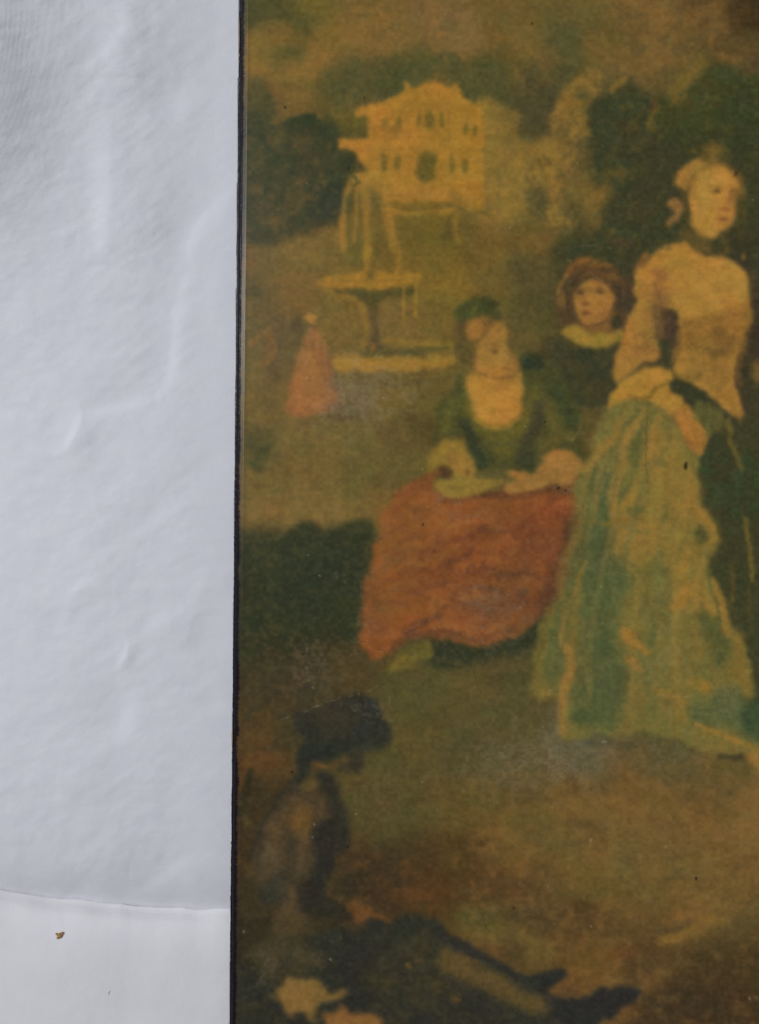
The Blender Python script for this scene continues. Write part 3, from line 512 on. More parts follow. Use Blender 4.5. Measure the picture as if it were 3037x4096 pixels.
E((82, 81, 47), 940, 235, 40, 30, .8); E((88, 82, 46), 800, 130, 40, 50, .6); L((84, 80, 46), [(850, 30), (850, 220)], 20, .6, .8); E((84, 80, 46), 900, 860, 80, 50, .6, .9, -20); E((84, 80, 46), 950, 930, 70, 30, .6, .9, 20); E((84, 82, 46), 780, 540, 70, 26, .7); E((90, 84, 46), 1010, 590, 60, 40, .5)
P((60, 63, 37), [(1165, 650), (1210, 640), (1255, 690), (1262, 750), (1215, 770), (1175, 735)], 14, .85, 12); P((69, 73, 44), [(1205, 1220), (1300, 1190), (1385, 1350), (1385, 1450), (1290, 1535), (1260, 1450), (1222, 1380)], 26, .8, 16); M((56, 66, 43), [(1205, 1220), (1385, 1350), (1290, 1535)], 'vert', .1, .5)
P((72, 79, 51), [(1140, 1780), (1300, 1715), (1450, 1650), (1540, 1740), (1600, 1800), (1600, 2040), (1400, 1930), (1250, 1930), (1130, 1860)], 22, .8, 14); E((50, 64, 46), 1530, 1840, 70, 140, .6, .95)
L((119, 93, 46), [(690, -20), (640, 80), (540, 190), (460, 280)], 46, .9, .8); L((123, 95, 48), [(800, -10), (720, 110), (705, 240), (650, 400), (640, 560)], [40, 44, 50, 50, 30], .95, .8); L((124, 97, 46), [(905, 20), (880, 160), (855, 260), (800, 400), (710, 530)], [40, 44, 60, 70, 24], .95, .8); L((117, 91, 50), [(605, 290), (560, 420), (530, 550)], 24, .8, .8)
L((119, 95, 46), [(430, 690), (350, 800), (312, 900), (288, 1030)], [30, 50, 52, 44], .9, .8); L((117, 91, 44), [(475, 850), (430, 960), (390, 1080), (345, 1210)], [14, 32, 26, 24], .95, .7); L((123, 93, 48), [(350, 1200), (315, 1340), (340, 1420), (385, 1490), (360, 1600), (328, 1700), (320, 1940)], [24, 40, 60, 50, 50, 46, 60], .9, .8)
L((93, 81, 42), [(262, 1100), (212, 1250), (180, 1400), (160, 1560), (150, 1690)], 56, .8, .8); L((112, 90, 44), [(390, 615), (500, 618), (620, 622), (800, 580)], 26, .9, .8); L((110, 88, 44), [(240, 1180), (420, 1280), (420, 1500)], 20, .4, .9)
L((123, 95, 44), [(1120, 500), (1200, 560), (1275, 645), (1285, 720), (1240, 765)], [60, 44, 30, 24, 18], .95, .8)
P((140, 98, 44), [(682, 1280), (760, 1300), (830, 1380), (892, 1432), (830, 1442), (740, 1390), (700, 1335)], 9, .95, 8); P((128, 91, 46), [(715, 1465), (770, 1482), (832, 1560), (790, 1572), (730, 1512)], 9, .95, 8); E((127, 95, 42), 1195, 1652, 70, 44, .95, .6, 15); L((114, 89, 44), [(900, 1690), (1000, 1720), (1080, 1760)], 54, .8, .9); L((108, 86, 44), [(880, 1860), (960, 1790)], 40, .6, .9)
L((129, 97, 44), [(1140, 1010), (1090, 1090), (1020, 1170)], [80, 80, 50], .9, .8); L((127, 97, 46), [(1140, 830), (1110, 890), (1040, 960)], 64, .8, .8); L((120, 94, 46), [(1230, 1130), (1290, 1200)], 44, .8, .8); L((122, 96, 46), [(700, 780), (860, 800), (780, 900)], 90, .5, .9)
L((117, 91, 44), [(1280, 990), (1320, 1110), (1352, 1230), (1372, 1330)], 44, .95, .8); P((105, 85, 42), [(1365, 1300), (1450, 1330), (1482, 1450), (1502, 1600), (1535, 1690), (1522, 1745), (1440, 1655), (1390, 1645), (1370, 1555), (1430, 1480)], 16, .9)
L((120, 93, 44), [(1180, 1905), (1320, 1968), (1430, 2010), (1590, 2065)], 28, .9, .8); L((100, 84, 46), [(1210, 2050), (1350, 2070), (1580, 2060)], 34, .7, .9); L((112, 90, 44), [(1340, 1990), (1600, 2100)], 20, .6)
E((60, 57, 44), 540, 2010, 110, 28, .85, .8, f='fine'); E((76, 68, 46), 750, 2035, 80, 26, .7, .8); L((64, 57, 40), [(1330, 2110), (1480, 2125)], 40, .9, .8); P((124, 91, 46), [(1470, 2120), (1600, 2070), (1600, 2230), (1540, 2190)], 12, .9)
L((94, 79, 40), [(1480, 600), (1495, 720), (1520, 850), (1525, 990)], 26, .9, .8); L((80, 68, 38), [(1400, 900), (1405, 1120)], 30, .7, .9); L((84, 75, 40), [(1385, 10), (1400, 140), (1460, 280)], 30, .8, .9); L((72, 66, 38), [(1500, 1020), (1520, 1300)], 30, .5, .9)
at(2350, 950, 2.2285)
P((138, 95, 46), [(800, 1640), (860, 1540), (950, 1560), (1010, 1660), (1075, 1760), (1055, 1880), (1022, 1945), (960, 1905), (880, 1832), (830, 1740)], 9, 1, 6)
for a in ([(925, 1710), (970, 1810), (1010, 1910)], [(885, 1750), (930, 1840), (965, 1890)], [(975, 1690), (1030, 1780), (1045, 1860)]): L((112, 76, 42), a, 14, .5, .9)
L((124, 82, 44), [(870, 1810), (960, 1900)], 36, .5, .9)

# ---- dark bank on the left
at(900, 2000, 1.652)
BK = [(60, 220), (130, 240), (340, 270), (420, 230), (480, 180), (570, 155), (660, 200), (760, 180), (860, 150), (940, 140), (1010, 230), (960, 340), (920, 480), (900, 640), (900, 820), (880, 920), (640, 960), (300, 1000), (60, 1000)]
P((50, 53, 36), BK, 14, .85, 12); M((62, 58, 36), BK, 'fine', .3, .6); M((72, 62, 36), BK, 'mid', 1.0, .5); E((43, 48, 39), 650, 560, 240, 240, .6, .9); E((52, 56, 34), 760, 700, 130, 160, .4, .9)
M((70, 60, 38), [(60, 950), (900, 950), (1000, 1600), (60, 1600)], 'fine', .2, .5); M((50, 47, 36), [(60, 950), (700, 950), (500, 1600), (60, 1600)], 'mid', .4, .5)
M((90, 79, 42), [(1050, 1150), (1652, 1100), (1652, 1652), (1100, 1652)], 'horz', .3, .25); M((66, 61, 39), [(1050, 1150), (1652, 1100), (1652, 1652), (1100, 1652)], 'fine', .6, .3)

# ---- dark figure on the lower left
at(900, 2600, 2.025)
E((80, 60, 35), 190, 760, 120, 130, .7, .9); L((88, 61, 34), [(160, 900), (120, 1140)], 62, .8, .9); L((47, 46, 32), [(210, 980), (150, 1200), (110, 1320)], 56, .8, .9); M((74, 59, 37), [(90, 1200), (300, 1200), (250, 1900), (90, 1900)], 'mid', .3, .6)
HD = [(590, 520), (640, 490), (720, 500), (850, 430), (1000, 360), (1100, 335), (1200, 400), (1262, 500), (1250, 560), (1320, 600), (1352, 670), (1310, 760), (1200, 822), (1130, 830), (1000, 830), (900, 880), (780, 900), (700, 950), (620, 1050), (540, 1110), (590, 960), (590, 850), (650, 760), (600, 690), (568, 620)]
P((51, 48, 40), HD, 14, 1, 8)
P((43, 45, 41), [(1080, 345), (1200, 400), (1262, 500), (1250, 560), (1345, 640), (1335, 740), (1200, 815), (1060, 790), (1000, 710), (1050, 610), (1110, 560), (1130, 480)], 18, .9, 8); P((43, 45, 39), [(640, 765), (800, 755), (980, 715), (1020, 800), (900, 872), (760, 902), (640, 1040), (580, 1060), (610, 950), (600, 850)], 16, .9, 8); P((46, 46, 40), [(588, 520), (660, 498), (740, 540), (765, 640), (680, 692), (600, 672), (568, 600)], 16, .9, 8)
E((60, 54, 40), 880, 560, 150, 100, .5, .95)
P((51, 46, 39), [(900, 900), (1000, 850), (1100, 825), (1155, 850), (1125, 930), (1060, 990), (960, 992)], 14, .9); E((54, 48, 40), 1080, 950, 50, 40, .6)
BD = [(600, 1070), (700, 1025), (780, 1080), (850, 1200), (900, 1400), (880, 1650), (800, 1900), (700, 2100), (640, 2300), (380, 2300), (420, 2100), (300, 1900), (240, 1800), (280, 1500), (360, 1350), (450, 1200)]
P((75, 61, 42), BD, 22, .9, 10); M((60, 52, 42), BD, 'vert', .3, .6); E((98, 71, 36), 620, 1390, 90, 110, .8, .9); E((88, 69, 40), 700, 1095, 70, 54, .7); E((80, 67, 50), 350, 1640, 100, 160, .6, .9); M((82, 70, 54), [(260, 1500), (480, 1500), (460, 2000), (300, 1900)], 'vert', .4, .5); E((56, 51, 42), 540, 1600, 40, 110, .5, .9)
L((48, 46, 39), [(650, 990), (540, 1080), (440, 1180), (390, 1280), (320, 1380), (280, 1460), (235, 1600), (190, 1720)], [80, 66, 46, 38, 42, 36, 24, 20], .7, .97)
P((78, 60, 38), [(710, 910), (850, 918), (920, 880), (980, 850), (1010, 900), (880, 962), (800, 965), (715, 1005)], 10, .9, 8); E((102, 76, 38), 800, 937, 52, 13, .7, .8)
P((42, 41, 38), [(740, 1005), (880, 990), (912, 1100), (942, 1220), (992, 1320), (1007, 1480), (1002, 1600), (920, 1720), (820, 1850), (800, 1990), (700, 2040), (640, 1900), (720, 1700), (720, 1450), (800, 1380), (860, 1300), (820, 1160), (760, 1080)], 20, .9, 10); M((58, 52, 42), [(720, 1400), (900, 1300), (900, 1700), (700, 2000)], 'vert', .4, .5)
P((54, 50, 42), [(380, 1855), (485, 1820), (480, 1950), (440, 2045), (330, 2085), (262, 1980)], 20, .85, 10); P((46, 43, 36), [(590, 1930), (740, 1890), (900, 2040), (1010, 2050), (1035, 2165), (900, 2200), (700, 2150), (610, 2070)], 20, .85, 10)
L((72, 58, 37), [(1050, 1780), (920, 1825), (862, 1900), (852, 1990), (980, 2015)], 34, .8, .9); E((54, 47, 36), 1020, 1905, 90, 95, .8, .8); E((52, 44, 36), 1100, 1850, 50, 60, .6)
M((80, 56, 34), [(900, 1700), (1620, 1650), (1620, 2100), (1000, 2050)], 'mid', .1, .6); M((60, 50, 34), [(900, 1650), (1620, 1600), (1620, 2100), (1000, 2050)], 'vert', .5, .5); E((92, 60, 34), 1480, 1980, 160, 60, .5, .9)
P((90, 63, 37), [(1005, 2048), (1120, 2068), (1220, 2108), (1335, 2195), (1335, 2240), (1260, 2205), (1160, 2182), (1155, 2240), (1060, 2175)], 12, .95, 10)

# ---- bottom
at(900, 3400, .9718)
DM = [(655, 272), (700, 245), (760, 238), (800, 268), (850, 308), (960, 370), (1060, 438), (1180, 505), (1300, 458), (1312, 488), (1250, 548), (1330, 545), (1400, 572), (1460, 540), (1602, 540), (1592, 580), (1480, 650), (1440, 700), (1440, 1000), (-20, 1000), (-20, 480), (110, 470), (180, 520), (300, 480), (250, 380), (340, 330), (400, 305), (520, 310), (560, 270), (600, 292), (640, 302)]
P((47, 46, 40), DM, 8, .95, 6); M((58, 52, 38), DM, 'mid', .3, .6, 10); M((40, 42, 40), DM, 'big', .2, .6, 10)
P((70, 60, 43), [(105, 380), (160, 338), (260, 325), (370, 400), (365, 470), (235, 490), (170, 505), (125, 440)], 14, .9, 8); M((54, 50, 40), [(105, 380), (260, 325), (370, 400), (170, 505)], 'vert', .3, .6)
P((85, 69, 41), [(835, 400), (890, 383), (980, 430), (1080, 490), (1180, 550), (1285, 602), (1260, 642), (1150, 602), (1020, 552), (880, 502), (848, 450)], 12, .9, 8); M((70, 60, 38), [(835, 400), (1080, 490), (1260, 642), (880, 502)], 'mid', .2, .6)
L((45, 45, 42), [(820, 340), (950, 392), (1100, 475), (1210, 540)], [50, 30, 24, 30], .9, .8)
P((112, 84, 47), [(212, 532), (258, 505), (320, 498), (370, 510), (382, 548), (440, 548), (468, 570), (400, 590), (360, 612), (330, 647), (280, 632), (240, 642), (230, 590)], 7, 1, 8); M((104, 78, 46), [(212, 532), (370, 510), (468, 570), (330, 647), (230, 620)], 'mid', .3, .5)
P((112, 78, 44), [(380, 632), (440, 618), (540, 625), (590, 650), (615, 690), (615, 760), (430, 760), (405, 665)], 8, 1, 8)
E((92, 70, 40), 708, 446, 10, 14, .9); E((91, 71, 40), 752, 432, 19, 14, .9); E((85, 66, 38), 905, 581, 26, 12, .9); E((62, 56, 38), 740, 370, 90, 55, .7, .9); E((60, 54, 37), 600, 500, 70, 60, .6, .9); E((67, 57, 36), 830, 525, 70, 36, .6, .9, 20)
P((90, 65, 39), [(1250, 552), (1335, 508), (1402, 562), (1330, 582)], 7, .8); L((46, 44, 42), [(1240, 580), (1330, 560), (1380, 600)], 24, .8)
L((60, 53, 38), [(300, 330), (420, 300), (520, 290)], 20, .6)

# ---- lower right ground
at(1900, 3000, 1.453)
GR = [(0, 150), (1680, 150), (1680, 1650), (900, 1650), (600, 1300), (0, 1100)]
M((104, 77, 42), GR, 'mid', .5, .4, 40, .8); M((66, 54, 36), GR, 'mid', .5, .0); M((78, 62, 39), GR, 'horz', .6, .2, 40, .6); M((78, 62, 39), GR, 'fine', .7, .25, 40)
L((110, 82, 42), [(1080, 1110), (1200, 1080), (1290, 1030), (1360, 980), (1460, 990)], [40, 60, 70, 60, 40], .8, .9); L((66, 55, 38), [(1060, 1050), (1180, 1040), (1250, 990)], 36, .5, .9)
E((108, 80, 44), 1610, 330, 90, 60, .6, .9); L((92, 78, 42), [(20, 1050), (250, 1080), (400, 1150)], 120, .5, .9); E((60, 46, 34), 640, 930, 80, 60, .4, .9); L((104, 78, 42), [(1000, 1380), (1200, 1250)], 90, .4, .9); E((60, 46, 32), 1350, 1400, 200, 130, .6, .9); E((52, 44, 34), 1380, 1500, 130, 60, .5, .9); E((90, 58, 34), 870, 1190, 80, 50, .5, .9)
for x, y in [(110, 440), (80, 585), (550, 420), (765, 530), (1290, 750), (1390, 740), (900, 415), (305, 770), (1480, 240), (30, 545), (235, 235)]: E((58, 46, 34), x, y, 14, 11, .45, .9)

# ---- second pass: folds and brushwork
at(1350, 1800, 1.5733)
for c, pts, w, o in [
 ((137, 84, 40), [(560, 340), (640, 380), (760, 365)], 40, .45), ((136, 84, 40), [(470, 450), (700, 425), (900, 375)], 54, .4), ((134, 80, 41), [(880, 430), (1100, 355), (1320, 310)], 56, .4), ((132, 78, 40), [(690, 520), (900, 455), (1150, 410)], 44, .4),
 ((136, 80, 38), [(850, 645), (980, 595), (1090, 600)], 40, .45), ((134, 80, 38), [(400, 965), (560, 905), (800, 865), (990, 830)], 46, .45), ((134, 82, 39), [(320, 1060), (500, 985), (640, 965)], 44, .45), ((132, 82, 42), [(560, 1085), (700, 1112), (860, 1090)], 44, .5), ((124, 78, 43), [(700, 1192), (900, 1197), (1080, 1152), (1210, 1085)], 38, .6),
 ((138, 86, 42), [(330, 380), (300, 560), (220, 780)], 50, .4), ((136, 82, 42), [(200, 900), (180, 1060), (200, 1250)], 44, .4),
 ((104, 60, 40), [(500, 645), (620, 602), (770, 580)], 26, .5), ((102, 60, 40), [(420, 770), (560, 762), (690, 728)], 24, .45), ((92, 57, 42), [(850, 765), (960, 742), (1110, 765)], 40, .5), ((92, 56, 42), [(1110, 560), (1185, 620), (1150, 770)], 60, .4), ((92, 56, 42), [(1280, 470), (1345, 560), (1325, 720)], 60, .45),
 ((84, 60, 48), [(950, 880), (1060, 905), (1180, 965)], 60, .4), ((98, 66, 48), [(690, 1015), (900, 1025), (1010, 1000)], 44, .45), ((96, 58, 40), [(380, 430), (470, 400), (560, 420)], 20, .35), ((100, 60, 40), [(300, 700), (380, 680), (450, 690)], 24, .4), ((98, 60, 42), [(250, 880), (360, 860), (460, 880)], 24, .4), ((102, 60, 42), [(600, 460), (760, 440), (860, 400)], 20, .4), ((104, 60, 40), [(1000, 480), (1120, 470), (1220, 430)], 22, .4), ((96, 56, 40), [(760, 820), (860, 780), (900, 740)], 26, .45), ((98, 60, 44), [(230, 1200), (300, 1130), (330, 1050)], 26, .45)]: L(c, pts, w, o, .97, 14)
M((90, 58, 42), RS, 'fine', .6, .4, 12); M((134, 84, 42), RS, 'fine', .7, .3, 12)
at(2050, 1700, 1.5915)
for c, pts, w, o in [
 ((80, 82, 51), [(640, 150), (600, 350), (560, 600), (520, 900), (440, 1300), (400, 1700)], 44, .5), ((80, 83, 51), [(860, 250), (800, 500), (720, 800), (650, 1150), (600, 1500), (560, 1860)], 56, .45), ((90, 86, 50), [(980, 500), (940, 800), (900, 1100), (880, 1500), (900, 1860)], 40, .5), ((94, 88, 48), [(1150, 520), (1150, 800), (1130, 1100), (1150, 1500), (1200, 1800)], 36, .45),
 ((118, 98, 51), [(700, 200), (660, 420), (620, 700), (560, 1000), (500, 1400), (480, 1800)], 34, .5), ((120, 99, 50), [(930, 300), (880, 600), (820, 900), (780, 1250), (760, 1720)], 40, .5), ((122, 100, 48), [(1080, 500), (1060, 800), (1040, 1100), (1040, 1500), (1080, 1860)], 40, .5), ((114, 96, 50), [(480, 300), (430, 600), (360, 900), (290, 1250), (230, 1700)], 30, .5), ((70, 77, 49), [(520, 300), (480, 640), (420, 900), (350, 1250), (280, 1700)], 26, .5)]: L(c, pts, w, o, .98, 6)
at(2050, 1700, 1.5915)
for c, pts, w, o in [
 ((112, 93, 50), [(560, 120), (500, 260), (450, 420), (425, 570)], 28, .6), ((112, 93, 50), [(655, 150), (600, 310)], 20, .6), ((120, 95, 47), [(775, 310), (740, 420), (690, 530)], 28, .7), ((119, 95, 47), [(965, 60), (945, 200), (900, 340)], 36, .6), ((121, 97, 48), [(1040, 120), (1020, 300), (960, 460), (900, 610)], 46, .6), ((124, 97, 47), [(1130, 320), (1105, 480), (1000, 640), (900, 750)], 54, .6), ((118, 95, 47), [(1015, 650), (940, 760), (860, 850)], 36, .6), ((125, 97, 46), [(1225, 860), (1180, 960), (1130, 1070)], 36, .7),
 ((104, 90, 48), [(900, 1000), (880, 1150), (930, 1300), (965, 1500)], 36, .55), ((106, 90, 48), [(1060, 1200), (1040, 1400), (1080, 1610)], 36, .55), ((104, 88, 48), [(1180, 1250), (1160, 1450), (1140, 1610)], 32, .55), ((106, 88, 48), [(780, 1450), (820, 1650), (800, 1860)], 36, .55), ((90, 86, 52), [(555, 1000), (520, 1200), (530, 1400)], 22, .6), ((100, 88, 50), [(455, 1250), (430, 1450), (460, 1660)], 24, .65), ((90, 85, 52), [(620, 1500), (640, 1700), (600, 1900)], 26, .55), ((110, 92, 50), [(520, 620), (450, 760), (400, 900)], 22, .5), ((96, 87, 52), [(580, 700), (560, 900), (600, 1100)], 20, .45), ((104, 88, 48), [(470, 1760), (510, 1830)], 30, .6), ((108, 90, 48), [(980, 1560), (1100, 1640)], 30, .5), ((112, 90, 46), [(1080, 1800), (960, 1880), (820, 1920)], 30, .5),
 ((70, 77, 48), [(880, 1190), (905, 1300), (880, 1400)], 28, .55), ((74, 78, 48), [(1005, 1180), (980, 1340)], 24, .5), ((76, 79, 49), [(840, 1500), (872, 1710)], 28, .5), ((78, 79, 48), [(1110, 1480), (1090, 1600)], 24, .5), ((82, 82, 48), [(690, 640), (760, 662), (870, 690)], 22, .6), ((88, 82, 46), [(1065, 560), (1000, 710)], 20, .6), ((86, 82, 47), [(1110, 700), (1060, 830), (960, 950)], 24, .6), ((80, 80, 48), [(750, 885), (840, 942), (965, 960)], 28, .6), ((66, 74, 48), [(530, 240), (480, 420), (440, 560)], 18, .5), ((66, 74, 48), [(660, 320), (640, 480)], 18, .5), ((60, 70, 46), [(560, 1250), (600, 1350), (560, 1500)], 36, .5), ((64, 72, 48), [(500, 1100), (470, 1300)], 20, .5), ((62, 68, 42), [(1255, 960), (1290, 1120), (1330, 1260)], 20, .6), ((70, 75, 46), [(1200, 1120), (1210, 1250)], 22, .5)]: L(c, pts, w, o*.8, .98, 5)
# brushed foliage: small dabs along the trees, light over dark
_b = np.random.default_rng(12)
def dabs(poly, cols, n, ln0, w, op, ang):
    x0, y0 = np.min(poly, 0); x1, y1 = np.max(poly, 0)
    q = np.asarray(poly, float); q2 = np.roll(q, -1, 0); k_ = 0
    while k_ < n:
        x, y = _b.uniform(x0, x1), _b.uniform(y0, y1)
        ins = False
        for (ax, ay), (bx, by) in zip(q, q2):
            if (ay > y) != (by > y) and x < (bx-ax)*(y-ay)/(by-ay)+ax: ins = not ins
        if not ins: continue
        a = math.radians(ang+_b.normal(0, 35)); l_ = ln0*_b.uniform(.5, 1.4)
        L(cols[_b.integers(len(cols))], [(x, y), (x+l_*.5*math.cos(a)+_b.normal(0, 4), y+l_*.5*math.sin(a)), (x+l_*math.cos(a), y+l_*math.sin(a))], w*_b.uniform(.5, 1.3), op*_b.uniform(.4, 1), .97, 6); k_ += 1
at(900, 0, 1.652)
dabs(TREE, [(78, 68, 38), (46, 54, 36), (50, 58, 34), (88, 72, 38), (58, 60, 40)], 200, 46, 22, .55, 100)
dabs([(840, 380), (1700, 400), (1900, 600), (1500, 520), (1250, 540), (900, 690), (640, 620)], [(64, 66, 42), (88, 76, 42), (72, 70, 40)], 90, 60, 30, .4, -20)
dabs([(130, 0), (560, 20), (560, 230), (300, 200), (130, 180)], [(70, 68, 36), (92, 78, 40), (62, 62, 36)], 40, 70, 34, .2, 70)
at(1900, 0, 1.453)
dabs(TR1, [(50, 56, 40), (70, 64, 39), (60, 62, 38), (82, 70, 39)], 170, 46, 22, .5, 110)
dabs(TR2, [(52, 60, 36), (78, 72, 38), (58, 62, 36), (66, 66, 42)], 130, 46, 22, .5, 120)
dabs(BU, [(124, 94, 46), (96, 78, 44), (112, 86, 43), (82, 72, 44)], 60, 40, 20, .6, -40)
dabs([(300, 900), (560, 820), (800, 1060), (740, 1330), (440, 1330), (280, 1150)], [(112, 87, 44), (84, 73, 42), (98, 80, 42), (72, 66, 41)], 90, 44, 22, .55, 80)
at(900, 2000, 1.652)
dabs(BK, [(44, 49, 37), (60, 58, 36), (52, 56, 36)], 90, 60, 26, .45, 15)
at(1900, 3000, 1.453)
P((108, 83, 44), [(60, 470), (600, 330), (1100, 330), (1680, 450), (1680, 950), (1200, 950), (700, 860), (300, 760)], 90, .5, 20); P((90, 74, 44), [(700, 560), (1300, 520), (1500, 800), (900, 900)], 80, .4, 20); P((84, 74, 43), [(-500, -60), (300, 60), (700, 260), (0, 360), (-500, 500), (-800, 200)], 90, .4, 20)
dabs(GR, [(106, 79, 43), (74, 60, 38), (92, 72, 41), (84, 70, 44), (66, 54, 36)], 120, 150, 60, .16, -10)
at(900, 3400, .9718)
dabs([(520, 320), (700, 260), (1200, 530), (1590, 565), (1440, 700), (640, 700)], [(54, 50, 40), (40, 40, 38), (62, 55, 38)], 90, 60, 20, .35, 20)

# faces, last touches
at(1600, 1150, 2.065)
L((92, 72, 40), [(560, 470), (600, 560), (600, 640)], 50, .6, .9); L((84, 66, 38), [(690, 290), (720, 340), (690, 400), (640, 460)], 24, .6, .9)
L((113, 80, 43), [(620, 670), (700, 722), (800, 748), (900, 735), (960, 690)], 26, .6, .95); E((142, 102, 49), 740, 600, 70, 60, .5, .95); E((143, 102, 48), 850, 690, 50, 24, .5, .9)
L((112, 80, 42), [(735, 492), (780, 478), (825, 490)], 14, .35, .95); E((84, 60, 37), 785, 536, 24, 14, .6, .9); E((90, 66, 40), 900, 520, 16, 12, .6, .9)
L((116, 82, 43), [(868, 520), (905, 590), (880, 625)], 16, .6, .9); L((108, 72, 42), [(838, 664), (870, 660), (902, 664)], 16, .5, .95)
L((112, 80, 42), [(960, 560), (975, 640), (955, 720)], 26, .5, .95)
for x, y in [(480, 230), (540, 150), (620, 100), (700, 95), (770, 160), (820, 230), (600, 200), (690, 180)]: E((60, 62, 36) if x % 40 else (82, 80, 40), x, y, 40, 26, .6, .9, -30)
at(2550, 550, 3.392)
E((96, 68, 38), 1300, 735, 30, 20, .7, .9); L((112, 80, 42), [(1240, 660), (1290, 690), (1330, 680)], 16, .5, .9); L((118, 82, 44), [(1230, 700), (1262, 820), (1240, 900)], 26, .6, .95); L((112, 74, 42), [(1190, 960), (1240, 985)], 20, .6, .9)
E((156, 112, 54), 1010, 560, 130, 90, .5, .95); L((120, 86, 44), [(740, 1180), (840, 1310), (950, 1370)], 40, .5, .95); L((104, 78, 42), [(560, 690), (520, 620), (560, 520), (640, 420)], 16, .5, .9)
for a in ([(640, 640), (660, 540), (740, 430)], [(600, 650), (620, 560), (700, 400)], [(680, 620), (740, 500), (830, 400)]): L((112, 84, 43), a, 10, .5, .9)
at(2150, 1000, 3.304)
for a in ([(420, 260), (560, 180), (700, 170)], [(500, 300), (640, 230), (820, 220)], [(340, 420), (330, 560), (360, 700)], [(1050, 380), (1130, 520), (1120, 680)], [(960, 300), (1100, 380), (1180, 540)]): L((104, 74, 42), a, 22, .4, .95)
for a in ([(380, 520), (400, 640), (380, 800)], [(1000, 420), (1080, 560), (1060, 760)], [(600, 300), (520, 380), (460, 480)]): L((60, 48, 36), a, 30, .5, .95)
at(2350, 950, 2.2285)
for c, pts, w, o in [((108, 79, 42), [(850, 770), (1000, 745), (1200, 700), (1420, 640)], 70, .4), ((98, 74, 40), [(1160, 880), (1260, 960), (1150, 1030)], 120, .45), ((108, 80, 42), [(900, 820), (960, 1000), (930, 1180)], 130, .3), ((92, 68, 44), [(640, 520), (690, 650), (640, 880)], 110, .5), ((112, 80, 44), [(500, 850), (560, 960), (470, 1040)], 80, .45), ((122, 85, 48), [(620, 300), (680, 360), (620, 400)], 70, .5), ((86, 78, 43), [(1005, 1470), (970, 1610)], 50, .7), ((88, 80, 44), [(1085, 1500), (1065, 1640), (1085, 1770)], 50, .7), ((84, 76, 42), [(1185, 1530), (1175, 1690)], 44, .6), ((86, 77, 42), [(1255, 1640), (1285, 1820), (1320, 1950)], 40, .6), ((106, 78, 44), [(420, 1200), (560, 1100), (630, 1090)], 50, .3), ((128, 90, 46), [(860, 1560), (960, 1700), (1020, 1860)], 40, .4), ((104, 76, 42), [(1370, 1300), (1340, 1150), (1390, 960)], 50, .5)]: L(c, pts, w, o, .98, 8)
for c, pts, w, o in [((120, 95, 47), [(360, 1560), (250, 1750), (100, 1900)], 60, .6), ((122, 96, 47), [(500, 1540), (360, 1760), (310, 1900)], 50, .7), ((124, 97, 47), [(640, 1600), (580, 1760), (540, 1950)], 60, .7), ((84, 80, 46), [(440, 1560), (330, 1720), (200, 1900)], 40, .5), ((80, 78, 46), [(560, 1560), (470, 1720), (430, 1900)], 44, .5), ((92, 83, 46), [(700, 1650), (720, 1800), (680, 1900)], 50, .4)]: L(c, pts, w, o, .98, 8)
at(1350, 1800, 1.5733)
P((100, 63, 41), RS, 14, .22)
for c, pts, w, o in [((82, 53, 40), [(1475, 440), (1435, 650), (1375, 820), (1285, 985)], 120, .5), ((88, 60, 44), [(450, 1145), (700, 1172), (950, 1172), (1205, 1080)], 44, .45), ((92, 57, 42), [(620, 725), (760, 690), (865, 615)], 30, .55), ((92, 58, 43), [(700, 905), (900, 865), (1050, 885)], 36, .5), ((94, 60, 43), [(470, 905), (620, 850), (700, 800)], 26, .45), ((86, 56, 42), [(1000, 800), (1120, 770), (1250, 800)], 44, .5), ((84, 58, 45), [(880, 990), (1040, 1000), (1200, 930)], 60, .4), ((90, 57, 42), [(380, 620), (500, 560), (640, 540)], 28, .4), ((90, 58, 42), [(230, 1000), (340, 960), (440, 970)], 30, .4), ((92, 57, 40), [(900, 500), (1060, 520), (1200, 480)], 26, .4),
 ((136, 86, 43), [(540, 420), (700, 470), (860, 440)], 44, .5), ((132, 82, 42), [(780, 740), (900, 690), (1040, 690)], 34, .5), ((134, 84, 42), [(340, 780), (460, 720), (580, 690)], 40, .45), ((130, 80, 42), [(560, 1000), (760, 930), (900, 930)], 34, .45), ((132, 82, 44), [(640, 1110), (860, 1130), (1060, 1080)], 28, .5)]: L(c, pts, w, o, .98, 12)
at(2050, 1700, 1.5915)
P((108, 90, 46), SK, 14, .1); P((70, 78, 50), GC, 36, .35, 14)
L((72, 79, 51), [(580, 320), (560, 600), (500, 900), (440, 1200)], 50, .35, .98); L((66, 75, 48), [(300, 1150), (270, 1400), (240, 1650)], 44, .4, .98)
at(900, 1000, 1.652)
P((134, 95, 52), [(545, 540), (600, 540), (650, 640), (700, 860), (730, 1000), (580, 1060), (480, 1080), (430, 1000), (450, 850), (500, 700)], 30, .4)
for c, pts, w, o in [((86, 70, 42), [(360, 520), (380, 620), (350, 760), (310, 880)], 70, .45), ((84, 69, 42), [(480, 470), (470, 560), (455, 700), (440, 820)], 46, .4), ((120, 84, 45), [(300, 560), (320, 650), (270, 740)], 36, .4), ((138, 100, 42), [(640, 215), (900, 222), (1270, 200)], 34, .5), ((136, 102, 44), [(730, 745), (1000, 752), (1480, 725)], 50, .5)]: L(c, pts, w, o, .97, 6)
at(1600, 1150, 2.065)
E((132, 95, 47), 790, 400, 66, 90, .55, .95); E((128, 91, 46), 640, 350, 70, 70, .5, .95); L((98, 74, 42), [(700, 300), (725, 350), (700, 410)], 40, .35, .98)
at(900, 3400, .9718)
